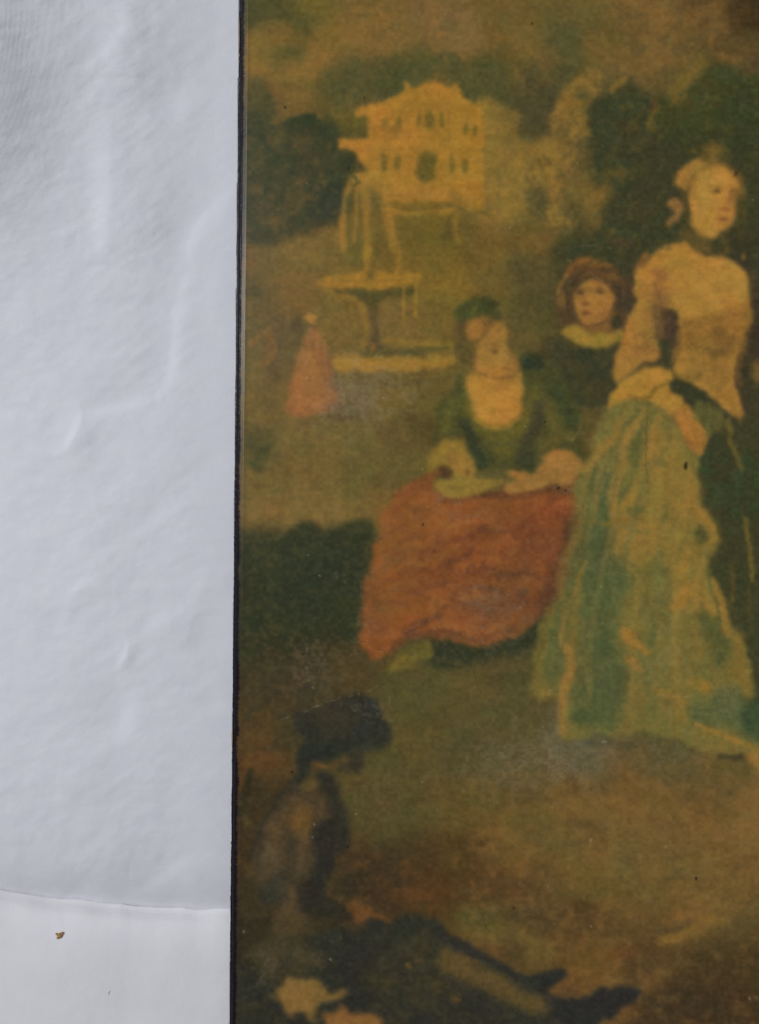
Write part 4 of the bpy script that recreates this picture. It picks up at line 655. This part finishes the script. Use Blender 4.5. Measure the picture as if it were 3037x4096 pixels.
P((45, 44, 41), [(1165, 520), (1240, 480), (1305, 456), (1314, 490), (1262, 545), (1200, 565)], 7, .9, 4)
P((43, 42, 41), [(1230, 600), (1330, 550), (1400, 577), (1470, 542), (1602, 540), (1592, 585), (1480, 655), (1380, 700), (1290, 660)], 7, .92, 4)
P((92, 66, 40), [(1255, 552), (1335, 510), (1400, 562), (1330, 580)], 6, .8, 4)
for c, pts, w, o in [((48, 47, 42), [(820, 330), (960, 400), (1090, 480), (1200, 545)], 44, .75), ((84, 68, 41), [(860, 420), (980, 480), (1100, 545), (1230, 610)], 60, .6), ((52, 50, 42), [(860, 500), (1000, 570), (1140, 630)], 40, .5), ((44, 44, 40), [(420, 330), (560, 360), (700, 330)], 70, .5), ((58, 54, 40), [(700, 340), (760, 420), (740, 500)], 60, .4)]: L(c, pts, w, o, .97, 5)
at(900, 2600, 2.025)
for c, pts, w, o in [((58, 51, 42), [(520, 1480), (545, 1700), (500, 1860)], 70, .5), ((84, 66, 44), [(420, 1350), (385, 1600), (360, 1800)], 70, .35), ((86, 67, 46), [(620, 1500), (620, 1700), (560, 1900), (520, 2100)], 60, .45), ((54, 48, 41), [(420, 1340), (480, 1210), (580, 1120)], 50, .45), ((60, 52, 40), [(650, 1150), (740, 1280), (760, 1420)], 60, .5), ((50, 46, 40), [(300, 1500), (270, 1650), (280, 1800)], 60, .45), ((46, 44, 40), [(560, 1850), (640, 1990), (760, 2060)], 80, .5), ((48, 45, 40), [(1010, 850), (1090, 900), (1070, 970)], 60, .5)]: L(c, pts, w, o, .98, 10)
# bring back some bite after the soft layers
def sharpen(r, k):
    for c in range(3): C[..., c] += k*(C[..., c]-blur(C[..., c], r))
sharpen(22, .06)
for c in range(3): C[..., c] = .35*C[..., c]+.65*blur(C[..., c], 1.6)
C *= np.array([1.04, 1.055, 1.0], np.float32)*(1+.07*np.clip((C.mean(2, keepdims=True)-52)/30, -.5, 1))
np.clip(C, 14, 255, out=C)

# ---- overall print grain, then wear: scuffs, scratches, chips and specks
k = 1+.02*N_MID+.045*N_FINE*np.clip(1.25-C.mean(2)/130, .35, 1)+.008*N_VERT+.008*N_HORZ
C *= k[..., None]
C[..., 0] *= 1+.02*N_BIG; C[..., 2] *= 1+.05*vnoise(9, 9, 61)-.025
at(0, 0, 1)
SP = np.random.default_rng(5).random((CH, CW)).astype(np.float32)
NF['speck'] = np.where(vnoise(1.6, 1.6, 77) > .66, 1.6, -.35).astype(np.float32)
def SC(x, y, rx, ry, op, col=(120, 106, 82)):
    E(col, x, y, rx, ry, op*.3, .95, 0, 24, 'speck', .5); E(col, x, y, rx*1.2, ry*1.2, op*.22, .97, 0, 40, 'fine', .35)
for a in [(1475, 1520, 130, 70, .5), (1560, 1540, 60, 50, .5), (1400, 1620, 90, 70, .4), (1985, 2416, 95, 70, .8), (1840, 2048, 55, 45, .7), (1445, 2340, 12, 55, .8), (1448, 2490, 18, 30, .6), (1483, 2857, 45, 55, .7), (1260, 2699, 80, 70, .5), (1983, 3034, 100, 80, .8), (2170, 3040, 50, 60, .7), (2270, 3050, 110, 90, .9), (2918, 2798, 60, 50, .7), (2640, 2633, 85, 50, .6), (2690, 3045, 110, 35, .5), (1070, 3870, 40, 60, .5), (1856, 79, 16, 55, .6), (1840, 40, 14, 26, .5), (1645, 180, 5, 45, .6), (1868, 315, 45, 12, .6), (2410, 2240, 50, 30, .5), (1945, 3690, 30, 18, .6), (2185, 3540, 26, 40, .4), (2020, 2560, 60, 40, .4), (1850, 2500, 60, 25, .4), (1330, 3840, 20, 14, .8), (2830, 1690, 26, 16, .4), (2420, 2010, 26, 20, .5), (2240, 1960, 26, 34, .4), (1280, 3500, 20, 10, .6), (2630, 3180, 40, 16, .4)]: SC(*a)
E((76, 58, 35), 2278, 3137, 24, 45, .5, .9, 0, 10)
def lines(col, op, w, items):
    for pts in items: L(col, pts, w, op, .6, 3, 'fine')
lines((40, 37, 30), .36, 3.5, [[(1285, 2700), (1288, 2850)], [(1228, 2400), (1222, 2560), (1230, 2680)], [(1382, 2512), (1530, 2608), (1560, 2640)], [(1617, 2537), (1700, 2495), (1732, 2485)], [(1732, 2485), (1790, 2556), (1827, 2614), (1900, 2690), (1922, 2780)], [(1535, 2660), (1560, 2600)], [(1530, 2620), (1545, 2670)], [(1320, 2562), (1450, 2610)], [(2586, 1620), (2584, 1930)], [(2080, 1736), (2180, 1746)], [(1960, 3780), (1915, 4060)], [(1630, 3990), (1660, 4090)], [(2110, 3662), (2240, 3690)], [(1250, 3540), (1240, 3680)], [(1400, 3440), (1396, 3340)], [(1320, 3642), (1380, 3636)], [(2220, 1930), (2230, 1950), (2270, 1965)], [(1700, 2660), (1780, 2690)]])
lines((150, 138, 118), .32, 3, [[(1120, 2880), (1300, 2815), (1515, 2742)], [(1228, 2600), (1232, 2700), (1265, 2810)], [(2240, 1012), (2290, 1042)], [(2360, 1090), (2416, 1133)], [(2270, 1795), (2330, 1710)], [(1620, 1365), (1720, 1440)], [(1870, 620), (1960, 670)], [(3010, 3680), (3030, 3705)], [(2060, 1148), (2060, 1165)], [(1560, 2780), (1555, 2830)], [(2290, 980), (2440, 990)], [(2180, 3525), (2200, 3580)], [(2630, 2785), (2780, 2790)], [(2920, 1650), (2910, 1640)], [(1595, 800), (1602, 790)]])
lines((130, 94, 34), .5, 4, [[(2730, 1060), (2705, 1130)], [(2585, 1630), (2585, 1700)]])
for x, y, a, b in [(1395, 672, 6, 10), (2747, 1862, 8, 16), (1690, 2100, 3, 9), (2178, 1693, 7, 5), (2131, 90, 4, 9), (1137, 427, 5, 6), (1461, 390, 3, 8), (2238, 1950, 6, 5), (2262, 1962, 4, 7), (1827, 2612, 5, 5), (2053, 3630, 4, 9), (2786, 3515, 8, 7), (1165, 3085, 5, 5), (1395, 3382, 6, 6)]:
    E((34, 28, 22), x, y, a*.8, b*.9, .8, .6, 15, 3)
for x, y, a, b in [(1227, 734, 4, 3), (1190, 734, 4, 2.5), (1137, 563, 3, 2), (1228, 1512, 5, 5), (2406, 1247, 4, 4), (2080, 2430, 5, 6), (2403, 2350, 3.5, 3.5), (2409, 2490, 3.5, 3.5), (2305, 2024, 3, 3), (2388, 1755, 2.5, 7), (2099, 1711, 8, 2), (1688, 1872, 6, 2), (1262, 3298, 4, 4), (1256, 3348, 4, 4), (2360, 3363, 5, 6), (2666, 3390, 5, 5), (3000, 3995, 6, 6), (1322, 3838, 5, 4), (973, 3729, 4, 6), (2417, 2966, 12, 4), (2367, 3706, 4, 6), (1230, 2220, 4, 4), (1280, 2300, 5, 5), (1530, 1595, 3, 3), (2500, 1650, 3, 3), (2042, 910, 3, 3), (1690, 3125, 4, 4), (1428, 3255, 4, 4), (1710, 2030, 5, 3), (1580, 2080, 3, 3), (2310, 655, 3, 3), (3010, 800, 5, 3)]:
    E((165, 150, 125), x, y, a, b, .4, .6, 0, 2)
_r = np.random.default_rng(21)
for _ in range(40):     # fine dust and pin-holes over the whole face
    x, y = _r.uniform(960, 3600), _r.uniform(-250, 4350)
    E((150, 140, 120) if _r.random() < .6 else (30, 28, 24), x, y, _r.uniform(1.6, 3.2), _r.uniform(1.6, 4), _r.uniform(.1, .35), .6, 0, 2)
t_paint = time.time()-t_start

# ------------------------------------------------------------------ materials
def cloth_material(name, base, weave):
    m, nt, b, N = nodes_of(name); ln_ = nt.links.new
    tc = N('ShaderNodeTexCoord')
    n1 = N('ShaderNodeTexNoise', Scale=55.0, Detail=5.0, Roughness=.6); ln_(tc.outputs['Object'], n1.inputs['Vector'])
    n2 = N('ShaderNodeTexNoise', Scale=620.0, Detail=4.0, Roughness=.65); ln_(tc.outputs['Object'], n2.inputs['Vector'])
    wv = N('ShaderNodeTexWave', wave_type='BANDS', bands_direction='X', Scale=weave, Distortion=1.5); ln_(tc.outputs['Object'], wv.inputs['Vector'])
    wh = N('ShaderNodeTexWave', wave_type='BANDS', bands_direction='Y', Scale=weave*.93, Distortion=1.5); ln_(tc.outputs['Object'], wh.inputs['Vector'])
    r = N('ShaderNodeValToRGB'); ln_(n1.outputs['Fac'], r.inputs['Fac'])
    r.color_ramp.elements[0].position = .25; r.color_ramp.elements[0].color = (base[0]*.955, base[1]*.955, base[2]*.97, 1)
    r.color_ramp.elements[1].position = .75; r.color_ramp.elements[1].color = (*base, 1)
    ln_(r.outputs['Color'], b.inputs['Base Color'])
    b.inputs['Roughness'].default_value = .95; b.inputs['Specular IOR Level'].default_value = .1
    b.inputs['Sheen Weight'].default_value = .08; b.inputs['Sheen Roughness'].default_value = .6
    a1 = N('ShaderNodeMath', operation='ADD'); ln_(wv.outputs['Fac'], a1.inputs[0]); ln_(wh.outputs['Fac'], a1.inputs[1])
    a2 = N('ShaderNodeMath', operation='MULTIPLY_ADD'); ln_(a1.outputs[0], a2.inputs[0]); a2.inputs[1].default_value = .5; ln_(n2.outputs['Fac'], a2.inputs[2])
    bp = N('ShaderNodeBump', Strength=.6, Distance=.00028); ln_(a2.outputs[0], bp.inputs['Height']); ln_(bp.outputs['Normal'], b.inputs['Normal'])
    return m
M_CLOTH = cloth_material('woven_white_cotton', (.785, .785, .805), 520)
M_FELT = cloth_material('brushed_white_cotton', (.88, .868, .86), 760)

m, nt, b, N = nodes_of('printed_varnished_paper'); lk = nt.links.new
at_ = N('ShaderNodeAttribute', attribute_name='print_colour'); tc = N('ShaderNodeTexCoord')
nf = N('ShaderNodeTexNoise', Scale=2600.0, Detail=2.0, Roughness=.6); lk(tc.outputs['Object'], nf.inputs['Vector'])
nm = N('ShaderNodeTexNoise', Scale=420.0, Detail=4.0, Roughness=.65); lk(tc.outputs['Object'], nm.inputs['Vector'])
mr = N('ShaderNodeMapRange'); lk(nf.outputs['Fac'], mr.inputs['Value'])
mr.inputs['From Min'].default_value = .25; mr.inputs['From Max'].default_value = .75; mr.inputs['To Min'].default_value = .84; mr.inputs['To Max'].default_value = 1.16
mx = N('ShaderNodeMix', data_type='RGBA', blend_type='MULTIPLY'); mx.inputs['Factor'].default_value = 1
lk(at_.outputs['Color'], mx.inputs['A']); lk(mr.outputs['Result'], mx.inputs['B']); lk(mx.outputs['Result'], b.inputs['Base Color'])
rg = N('ShaderNodeMapRange'); lk(nm.outputs['Fac'], rg.inputs['Value']); rg.inputs['To Min'].default_value = .20; rg.inputs['To Max'].default_value = .34
ad = N('ShaderNodeMath', operation='MULTIPLY_ADD'); lk(at_.outputs['Alpha'], ad.inputs[0]); ad.inputs[1].default_value = .35; lk(rg.outputs['Result'], ad.inputs[2]); lk(ad.outputs[0], b.inputs['Roughness'])
b.inputs['Specular IOR Level'].default_value = .30
bp = N('ShaderNodeBump', Strength=.18, Distance=.00008); lk(nm.outputs['Fac'], bp.inputs['Height']); lk(bp.outputs['Normal'], b.inputs['Normal'])
M_PRINT = m

m, nt, b, N = nodes_of('worn_black_edge_paint'); lk = nt.links.new
tc = N('ShaderNodeTexCoord'); mp = N('ShaderNodeMapping'); mp.inputs['Scale'].default_value = (1, .16, 1); lk(tc.outputs['Object'], mp.inputs['Vector'])
n1 = N('ShaderNodeTexNoise', Scale=900.0, Detail=5.0, Roughness=.7); lk(mp.outputs[0], n1.inputs['Vector'])
r = N('ShaderNodeValToRGB'); lk(n1.outputs['Fac'], r.inputs['Fac'])
r.color_ramp.elements[0].position = .3; r.color_ramp.elements[0].color = (.003, .0025, .005, 1)
r.color_ramp.elements[1].position = .8; r.color_ramp.elements[1].color = (.011, .009, .011, 1)
lk(r.outputs['Color'], b.inputs['Base Color']); b.inputs['Roughness'].default_value = .3; b.inputs['Specular IOR Level'].default_value = .32
bp = N('ShaderNodeBump', Strength=.6, Distance=.00025); lk(n1.outputs['Fac'], bp.inputs['Height']); lk(bp.outputs['Normal'], b.inputs['Normal'])
M_BLACK = m
def speckled(name, c0, c1, scale):
    m, nt, b, N = nodes_of(name)
    tc = N('ShaderNodeTexCoord'); n = N('ShaderNodeTexNoise', Scale=scale, Detail=4.0); nt.links.new(tc.outputs['Object'], n.inputs['Vector'])
    r = N('ShaderNodeValToRGB'); nt.links.new(n.outputs['Fac'], r.inputs['Fac'])
    r.color_ramp.elements[0].position = .35; r.color_ramp.elements[0].color = (*c0, 1); r.color_ramp.elements[1].position = .65; r.color_ramp.elements[1].color = (*c1, 1)
    nt.links.new(r.outputs['Color'], b.inputs['Base Color']); b.inputs['Roughness'].default_value = .8
    return m
M_WOOD = speckled('bare_tan_fibreboard', (.22, .13, .06), (.42, .28, .15), 1500)
M_CRUMB = speckled('brown_crumb', (.22, .10, .03), (.50, .30, .13), 900)
M_LINT = speckled('grey_lint', (.05, .05, .06), (.10, .10, .12), 900)

# ------------------------------------------------------------------ the picture board
# local frame: u across from the left edge, v down the edge; the edge leans by atan(39/4096)
ANG = math.atan2(953.0-914.0, 4096.0)
ca, sa = math.cos(ANG), math.sin(ANG)
def edge_xy(u, v):              # photograph-plane position of a point of the board's face
    return 953.0+u*ca-v*sa, v*ca+u*sa
board = tag(bpy.data.objects.new('picture_board', None), 'black edged varnished picture board with a faded brown park scene of ladies and fountain', 'picture board')
scene.collection.objects.link(board); board.location = (0, 0, 0)
ex, ey = edge_xy(0, 2048)
PROF = [(0, -78), (0, -60), (.6, -24), (2.5, -18.5), (5, -17.2), (8, -16.8), (9.5, -15), (14, -11), (19, -7.6), (24, -4.9), (30, -3.05), (36, -1.05), (38.5, -.28), (39.3, 0)]   # u, z in photograph pixels
pu = np.array([p[0] for p in PROF]); pz = np.array([p[1] for p in PROF])
def face_z(u): return TOP+np.interp(u, pu[2:], pz[2:])*K
V0, V1 = -300.0, 4400.0
# body: black rounded edge, flat back and far side
vs = np.arange(V0, V1+1, 4.0)
er = np.random.default_rng(3)
jit = np.interp(vs, np.linspace(V0, V1, 700), er.normal(0, .5, 700))+np.interp(vs, np.linspace(V0, V1, 60), er.normal(0, .7, 60))
cols = [(0.6, -80), (0, -74), (0, -58), (.5, -25), (2.2, -19), (5, -17.4), (8, -16.9), (9.5, -15.2), (14, -11.2), (19, -8), (26, -6.6), (60, -2.2), (2600, -2.2), (2640, -40), (2600, -79.9), (0.6, -80)]
U = np.array([c[0] for c in cols])[None, :]+jit[:, None]*np.clip(1-np.array([c[0] for c in cols])/30, 0, 1)[None, :]
Zb = np.repeat((TOP+np.array([c[1] for c in cols])*K)[None, :], len(vs), 0)
lip = np.interp(vs, np.linspace(V0, V1, 500), er.normal(0, .35, 500))
Zb[:, 4:9] += lip[:, None]*K
Vv = np.repeat(vs[:, None], U.shape[1], 1)
X, Y = edge_xy(U, Vv)
me = grid_mesh('edge_body', wx(X), wy(Y), Zb)
body = link('black_edge', me, M_BLACK, board)
bm = bmesh.new(); bm.from_mesh(me)          # close the two ends
bmesh.ops.remove_doubles(bm, verts=bm.verts, dist=1e-7)
bmesh.ops.holes_fill(bm, edges=[e for e in bm.edges if e.is_boundary], sides=0)
bmesh.ops.recalc_face_normals(bm, faces=bm.faces); bm.to_mesh(me); bm.free()
# print: one fine sheet, with coarser cells outside the part the photograph shows
us = np.concatenate([np.array([19, 21.5, 24, 26.5, 29, 31.5, 34, 36.5, 38.3, 39.3, 40.3, 42.5, 45, 48, 51, 54, 57]), np.arange(60, 2130, 3.0), np.arange(2130, 2590, 24.0)])
vs = np.concatenate([np.arange(V0+4, -60, 24.0), np.arange(-60, 4160, 3.0), np.arange(4160, V1-4, 24.0)])
U, V = np.meshgrid(us, vs)
Uj = U.copy(); Uj[:, 0] += np.interp(vs, np.linspace(V0, V1, 900), er.normal(0, .9, 900))
X, Y = edge_xy(Uj, V)
fx = np.clip((X-CX0)/PXC, 0, CW-1.01); fy = np.clip((Y-CY0)/PXC, 0, CH-1.01)
xi = fx.astype(int); yi = fy.astype(int); tx = (fx-xi)[..., None]; ty = (fy-yi)[..., None]
S = (C[yi, xi]*(1-tx)+C[yi, xi+1]*tx)*(1-ty)+(C[yi+1, xi]*(1-tx)+C[yi+1, xi+1]*tx)*ty
wear = WEAR[yi, xi]
# black paint lapping over the print's left margin, worn unevenly
nv = np.interp(V, np.linspace(V0, V1, 1200), er.normal(0, 1, 1200))*2.0+np.interp(V, np.linspace(V0, V1, 90), er.normal(0, 1, 90))*2.5
fl = er.normal(0, 1, U.shape)*1.6
lap = np.clip((24+5*np.clip((V-1500)/2500, 0, 1)+nv+fl-U)/9+.5, 0, 1)[..., None]
soft = np.clip(1-(U-24)/34, 0, 1)[..., None]*.30
S = S*(1-soft)+np.array([40, 30, 26])*soft
S = S*(1-lap)+np.array([24, 19, 26])*lap
# the lamp stands off the upper left corner: albedo = what is seen / the light that falls there
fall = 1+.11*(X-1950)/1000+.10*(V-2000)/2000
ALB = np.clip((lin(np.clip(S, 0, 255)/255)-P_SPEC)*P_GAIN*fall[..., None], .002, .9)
zz = face_z(np.clip(U, 2, 60))+K*.4*(vnoise(90, 90, 31, U.shape[0], U.shape[1])-.5)*np.clip((U-60)/200, 0, 1)
me = grid_mesh('print_sheet', wx(X), wy(Y), zz)
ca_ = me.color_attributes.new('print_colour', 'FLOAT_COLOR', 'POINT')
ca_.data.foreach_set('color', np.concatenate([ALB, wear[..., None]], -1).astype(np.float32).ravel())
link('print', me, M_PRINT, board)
# chips where the black paint has gone and the tan board shows
def chip(u, v0, v1, w, z, seed):
    r = np.random.default_rng(seed); n = max(4, int((v1-v0)/9))
    bm = bmesh.new(); rows = []
    for i in range(n+1):
        v = v0+(v1-v0)*i/n; k_ = math.sin(math.pi*min(max(i/n, .06), .94))**.5
        a = u+r.normal(0, .25)-w*.5*k_; c = u+r.normal(0, .25)+w*.5*k_
        q = []
        for uu, dz in ((a, -3.0), (a+.15*w, .0), (c-.15*w, .3), (c, -3.0)):
            x, y = edge_xy(uu, v); q.append(bm.verts.new((wx(x), wy(y), z+dz*K)))
        rows.append(q)
    for p, q in zip(rows, rows[1:]):
        for j in range(3): bm.faces.new((p[j], q[j], q[j+1], p[j+1]))
    bm.faces.new(rows[0][::-1]); bm.faces.new(rows[-1])
    bmesh.ops.recalc_face_normals(bm, faces=bm.faces)
    me = bpy.data.meshes.new('chip'); bm.to_mesh(me); bm.free()
    link('bare_chip', me, M_WOOD, board)
for i, (u, v0, v1, w, z) in enumerate([(4.5, 64, 200, 3, -15.0), (5.2, 205, 222, 3, -15.5), (4.8, 232, 242, 3, -15.5), (2.2, 2915, 2990, 5.5, -15.0), (1.8, 3008, 3018, 4.5, -15), (1.2, 3372, 3382, 3.5, -16), (1.2, 3478, 3490, 3.2, -16), (1.5, 3860, 3866, 3, -16), (1.2, 3812, 3818, 3, -16)]):
    chip(u, v0, v1, w, TOP+z*K, 40+i)

# ------------------------------------------------------------------ the two cloths
CY = 2.0   # finest cell, photograph pixels / 2.5
CAMZ = TOP+CAM_H
def cloth_xy(x, y, z=0.0):      # a place on the cloth seen at photograph pixel (x, y): lies lower than the board's face
    f = (CAMZ-z)/CAM_H
    return (x-FX)*K*f, (FY-y)*K*f
def ridge(H, x, y, pts, width, height, side=0.0):
    """a crease along pts: a soft ridge, steeper on one side"""
    p = np.asarray(pts, np.float32)
    best = np.full(x.shape, 1e9, np.float32); sg = np.zeros(x.shape, np.float32); al = np.zeros(x.shape, np.float32)
    n = len(p)-1
    for i in range(n):
        d = p[i+1]-p[i]; l = float(d@d)
        t = np.clip(((x-p[i, 0])*d[0]+(y-p[i, 1])*d[1])/l, 0, 1)
        ddx = x-p[i, 0]-t*d[0]; ddy = y-p[i, 1]-t*d[1]; dd = np.hypot(ddx, ddy)
        m = dd < best
        best[m] = dd[m]; sg[m] = np.where(d[0]*ddy-d[1]*ddx >= 0, 1, -1)[m]; al[m] = ((i+t)/n)[m]
    s = best*sg
    w = np.where(s > 0, width*(1+side), width*(1-side))
    H += height*np.exp(-(s/w)**2*1.6)*np.clip(np.sin(np.pi*al), 0, 1)**.8
def cnoise(shape, cx, cy, seed, octs=3):
    s = 0; a = 1; t = 0
    for i in range(octs):
        s = s+a*vnoise(max(cx/2**i, 1.01), max(cy/2**i, 1.01), seed+i*13, shape[0], shape[1]); t += a; a *= .5
    return s/t-.5
def fade(x):
    a = np.clip((x+140)/460, 0, 1); b = np.clip((x-620)/320, 0, 1)
    return .5+.5*a*a*(3-2*a)-.32*b*b*(3-2*b)
def fold_y(x): return 3*np.sin(x/70.)+2*np.sin(x/31.+1)+np.interp(x, [-700, -200, 0, 60, 250, 500, 700, 790, 914, 1200, 3900], [3440, 3525, 3558, 3572, 3600, 3622, 3637, 3643, 3640, 3632, 3640])
STEP = 4.0
xs = np.concatenate([np.arange(-700, -60, 16), np.arange(-60, 1010, STEP), np.arange(1010, 3900, 60)])
ys = np.concatenate([np.arange(-700, -60, 16), np.arange(-60, 4000, STEP)])
Xc, Yc = np.meshgrid(xs.astype(np.float32), ys.astype(np.float32))
H = np.zeros_like(Xc)           # in photograph pixels
# broad undulation: a hollow at the upper left, a swell at the middle left
def swell(x, y, rx, ry, h): H[:] += h*np.exp(-((Xc-x)/rx)**2-((Yc-y)/ry)**2)
for a in SWELLS: swell(*a)
wrpx = 44*cnoise(H.shape, 40, 40, 401, 3); wrpy = 44*cnoise(H.shape, 40, 40, 431, 3)
for pts, w, h, sd in CREASES: ridge(H, Xc+wrpx, Yc+wrpy, pts, w, h, sd)
cx_, cy_ = 1/STEP, 1/STEP
H += 13*cnoise(H.shape, 300*cx_, 420*cy_, 201, 2)+5*cnoise(H.shape, 110*cx_, 80*cy_, 215, 2)+1.9*cnoise(H.shape, 40*cx_, 30*cy_, 230, 2)+.25*cnoise(H.shape, 12*cx_, 12*cy_, 250, 2)
r1 = cnoise(H.shape, 150*cx_, 110*cy_, 271, 2); r2 = cnoise(H.shape, 62*cx_, 48*cy_, 283, 2)
r0 = np.clip(.5+2.2*cnoise(H.shape, 330*cx_, 300*cy_, 297, 2), .1, 1)
H += (-6.5*np.abs(r1)-2.2*np.abs(r2))*r0          # a net of sharper little creases
# drawn diagonal crumples
sh = (H.shape[0]+H.shape[1], H.shape[0]+H.shape[1])
dn = cnoise(sh, 170*cx_, 42*cy_, 260, 2)
jj, ii = np.meshgrid(np.arange(H.shape[1]), np.arange(H.shape[0]))
th = math.radians(38); c_, s_ = math.cos(th), math.sin(th)
H += 2.6*dn[np.clip((jj*s_+ii*c_).astype(int), 0, sh[0]-1), np.clip((jj*c_-ii*s_+H.shape[0]*.6).astype(int), 0, sh[1]-1)]*np.clip((Xc+100)/500, .3, 1)
F = fold_y(Xc)
edge_x = 953-39*Yc/4096
pr = np.clip((edge_x-Xc)/340, 0, 1); H *= .35+.65*pr*pr*(3-2*pr)         # held flatter near the board
H -= (94*np.exp(-np.clip(F-Yc, 0, None)/92)+24*np.exp(-np.clip(F-Yc, 0, None)/300))*fade(Xc)   # sinks towards the overlapping cloth
under = (Xc < edge_x+6).astype(np.float32)                               # pressed flat below it
H = np.clip(H, -170, 400)
H = H*under+(1-under)*np.minimum(H, -4)
H = np.where(Yc > F+2, np.minimum(H, 8)-10*np.clip((Yc-F)/30, 0, 1), H)
Z = H*K
gx, gy = cloth_xy(Xc, Yc, H*K)
link_ = link('crumpled_cloth', grid_mesh('crumpled_cloth', gx, gy, Z), M_CLOTH)
tag(link_, 'crumpled white woven cloth lying along the black left edge of the board', 'cloth')
# overlapping lower cloth with a soft turned edge
ts = np.concatenate([[-2.0, 2.0, -1.0], np.array([-4.5, -5, -3.6, -.8, 3.5, 9, 16, 26, 40]), np.arange(56, 900, 6.0)])
tz = np.concatenate([[-150, -146, -130], np.array([-120, -112, -107, -102, -98, -92, -84, -72, -52]), 8-60*np.exp(-np.arange(16, 860, 6.0)[:len(np.arange(56, 900, 6.0))]/70)])
xs2 = np.concatenate([np.arange(-700, -60, 20), np.arange(-60, 1010, 5.0), np.arange(1010, 3900, 60)])
X2, T2 = np.meshgrid(xs2.astype(np.float32), ts.astype(np.float32))
wob = np.interp(xs2, np.linspace(-700, 3900, 110), np.random.default_rng(8).normal(0, .9, 110))
Y2 = fold_y(X2)+T2+wob[None, :]
H2 = np.repeat(tz[:, None], len(xs2), 1)*fade(X2)
nz = 7*cnoise(H2.shape, 40, 60, 301, 2)+1.6*cnoise(H2.shape, 8, 8, 320, 3)
amp = np.clip((T2-3)/60, 0, 1)
H2 = H2+nz*amp+amp*(9*np.exp(-((X2-330)/260)**2-((Y2-3800)/200)**2)-8*np.exp(-((X2-520)/120)**2-((Y2-3990)/260)**2))
edge2 = 953-39*Y2/4096
under2 = (X2 < edge2+6).astype(np.float32)
H2 = H2*under2+(1-under2)*np.minimum(H2, -2.0)
gx, gy = cloth_xy(X2, Y2, H2*K)
o = link('smooth_cloth', grid_mesh('smooth_cloth', gx, gy, H2*K), M_FELT)
tag(o, 'smooth white cloth overlapping the crumpled one at lower left, holding the brown crumb', 'cloth')
def cloth_height(x, y):
    i = np.abs(xs2-x).argmin(); j = np.abs(Y2[:, i][8:]-y).argmin()+8
    return H2[j, i]*K
# ------------------------------------------------------------------ crumb and lint on the smooth cloth
def lump(bm, c, r, seed, flat=.6):
    g = np.random.default_rng(seed)
    q = bmesh.ops.create_icosphere(bm, subdivisions=3, radius=1.0)['verts']
    ph = g.uniform(0, 6.28, 6)
    for v in q:
        n = v.co.copy()
        k_ = 1+.22*math.sin(3*n.x+ph[0])*math.sin(4*n.y+ph[1])+.16*math.sin(7*n.y+ph[2])*math.sin(6*n.z+ph[3])+.08*math.sin(15*n.x+ph[4])*math.sin(14*n.y+ph[5])
        v.co = Vector((c[0]+n.x*r*k_, c[1]+n.y*r*k_*.8, c[2]+n.z*r*flat*k_))
bm = bmesh.new()
for i, (x, y, r, z) in enumerate([(221, 3745, 6, .6), (229, 3748, 7.5, .9), (238, 3746, 8, 1.2), (243, 3741, 6, 1.4), (232, 3756, 7, .8), (226, 3760, 5.5, .5), (239, 3753, 5, .7)]):
    px, py = cloth_xy(x, y, .004); lump(bm, (px, py, cloth_height(x, y)+r*K*.35*z), r*K, 60+i)
me = bpy.data.meshes.new('crumb'); bm.to_mesh(me); bm.free()
tag(link('crumb', me, M_CRUMB), 'small brown crumb lying on the smooth white cloth at lower left', 'crumb')
pts = [(430, 3987), (431, 3983), (432.5, 3980), (435, 3976), (435.5, 3972)]
bm = bmesh.new(); rings = []
for x, y in pts:
    px, py = cloth_xy(x, y, .004); z = cloth_height(x, y)+1.0*K
    rings.append([bm.verts.new((px+math.cos(a)*.9*K, py+math.sin(a)*.3*K, z+math.sin(a)*.9*K)) for a in (0, 1.257, 2.513, 3.77, 5.027)])
for a, c in zip(rings, rings[1:]):
    for j in range(5): bm.faces.new((a[j], a[(j+1) % 5], c[(j+1) % 5], c[j]))
bm.faces.new(rings[0][::-1]); bm.faces.new(rings[-1])
me = bpy.data.meshes.new('lint'); bm.to_mesh(me); bm.free()
tag(link('lint_fibre', me, M_LINT), 'tiny dark lint fibre on the smooth white cloth between crumb and board', 'lint')
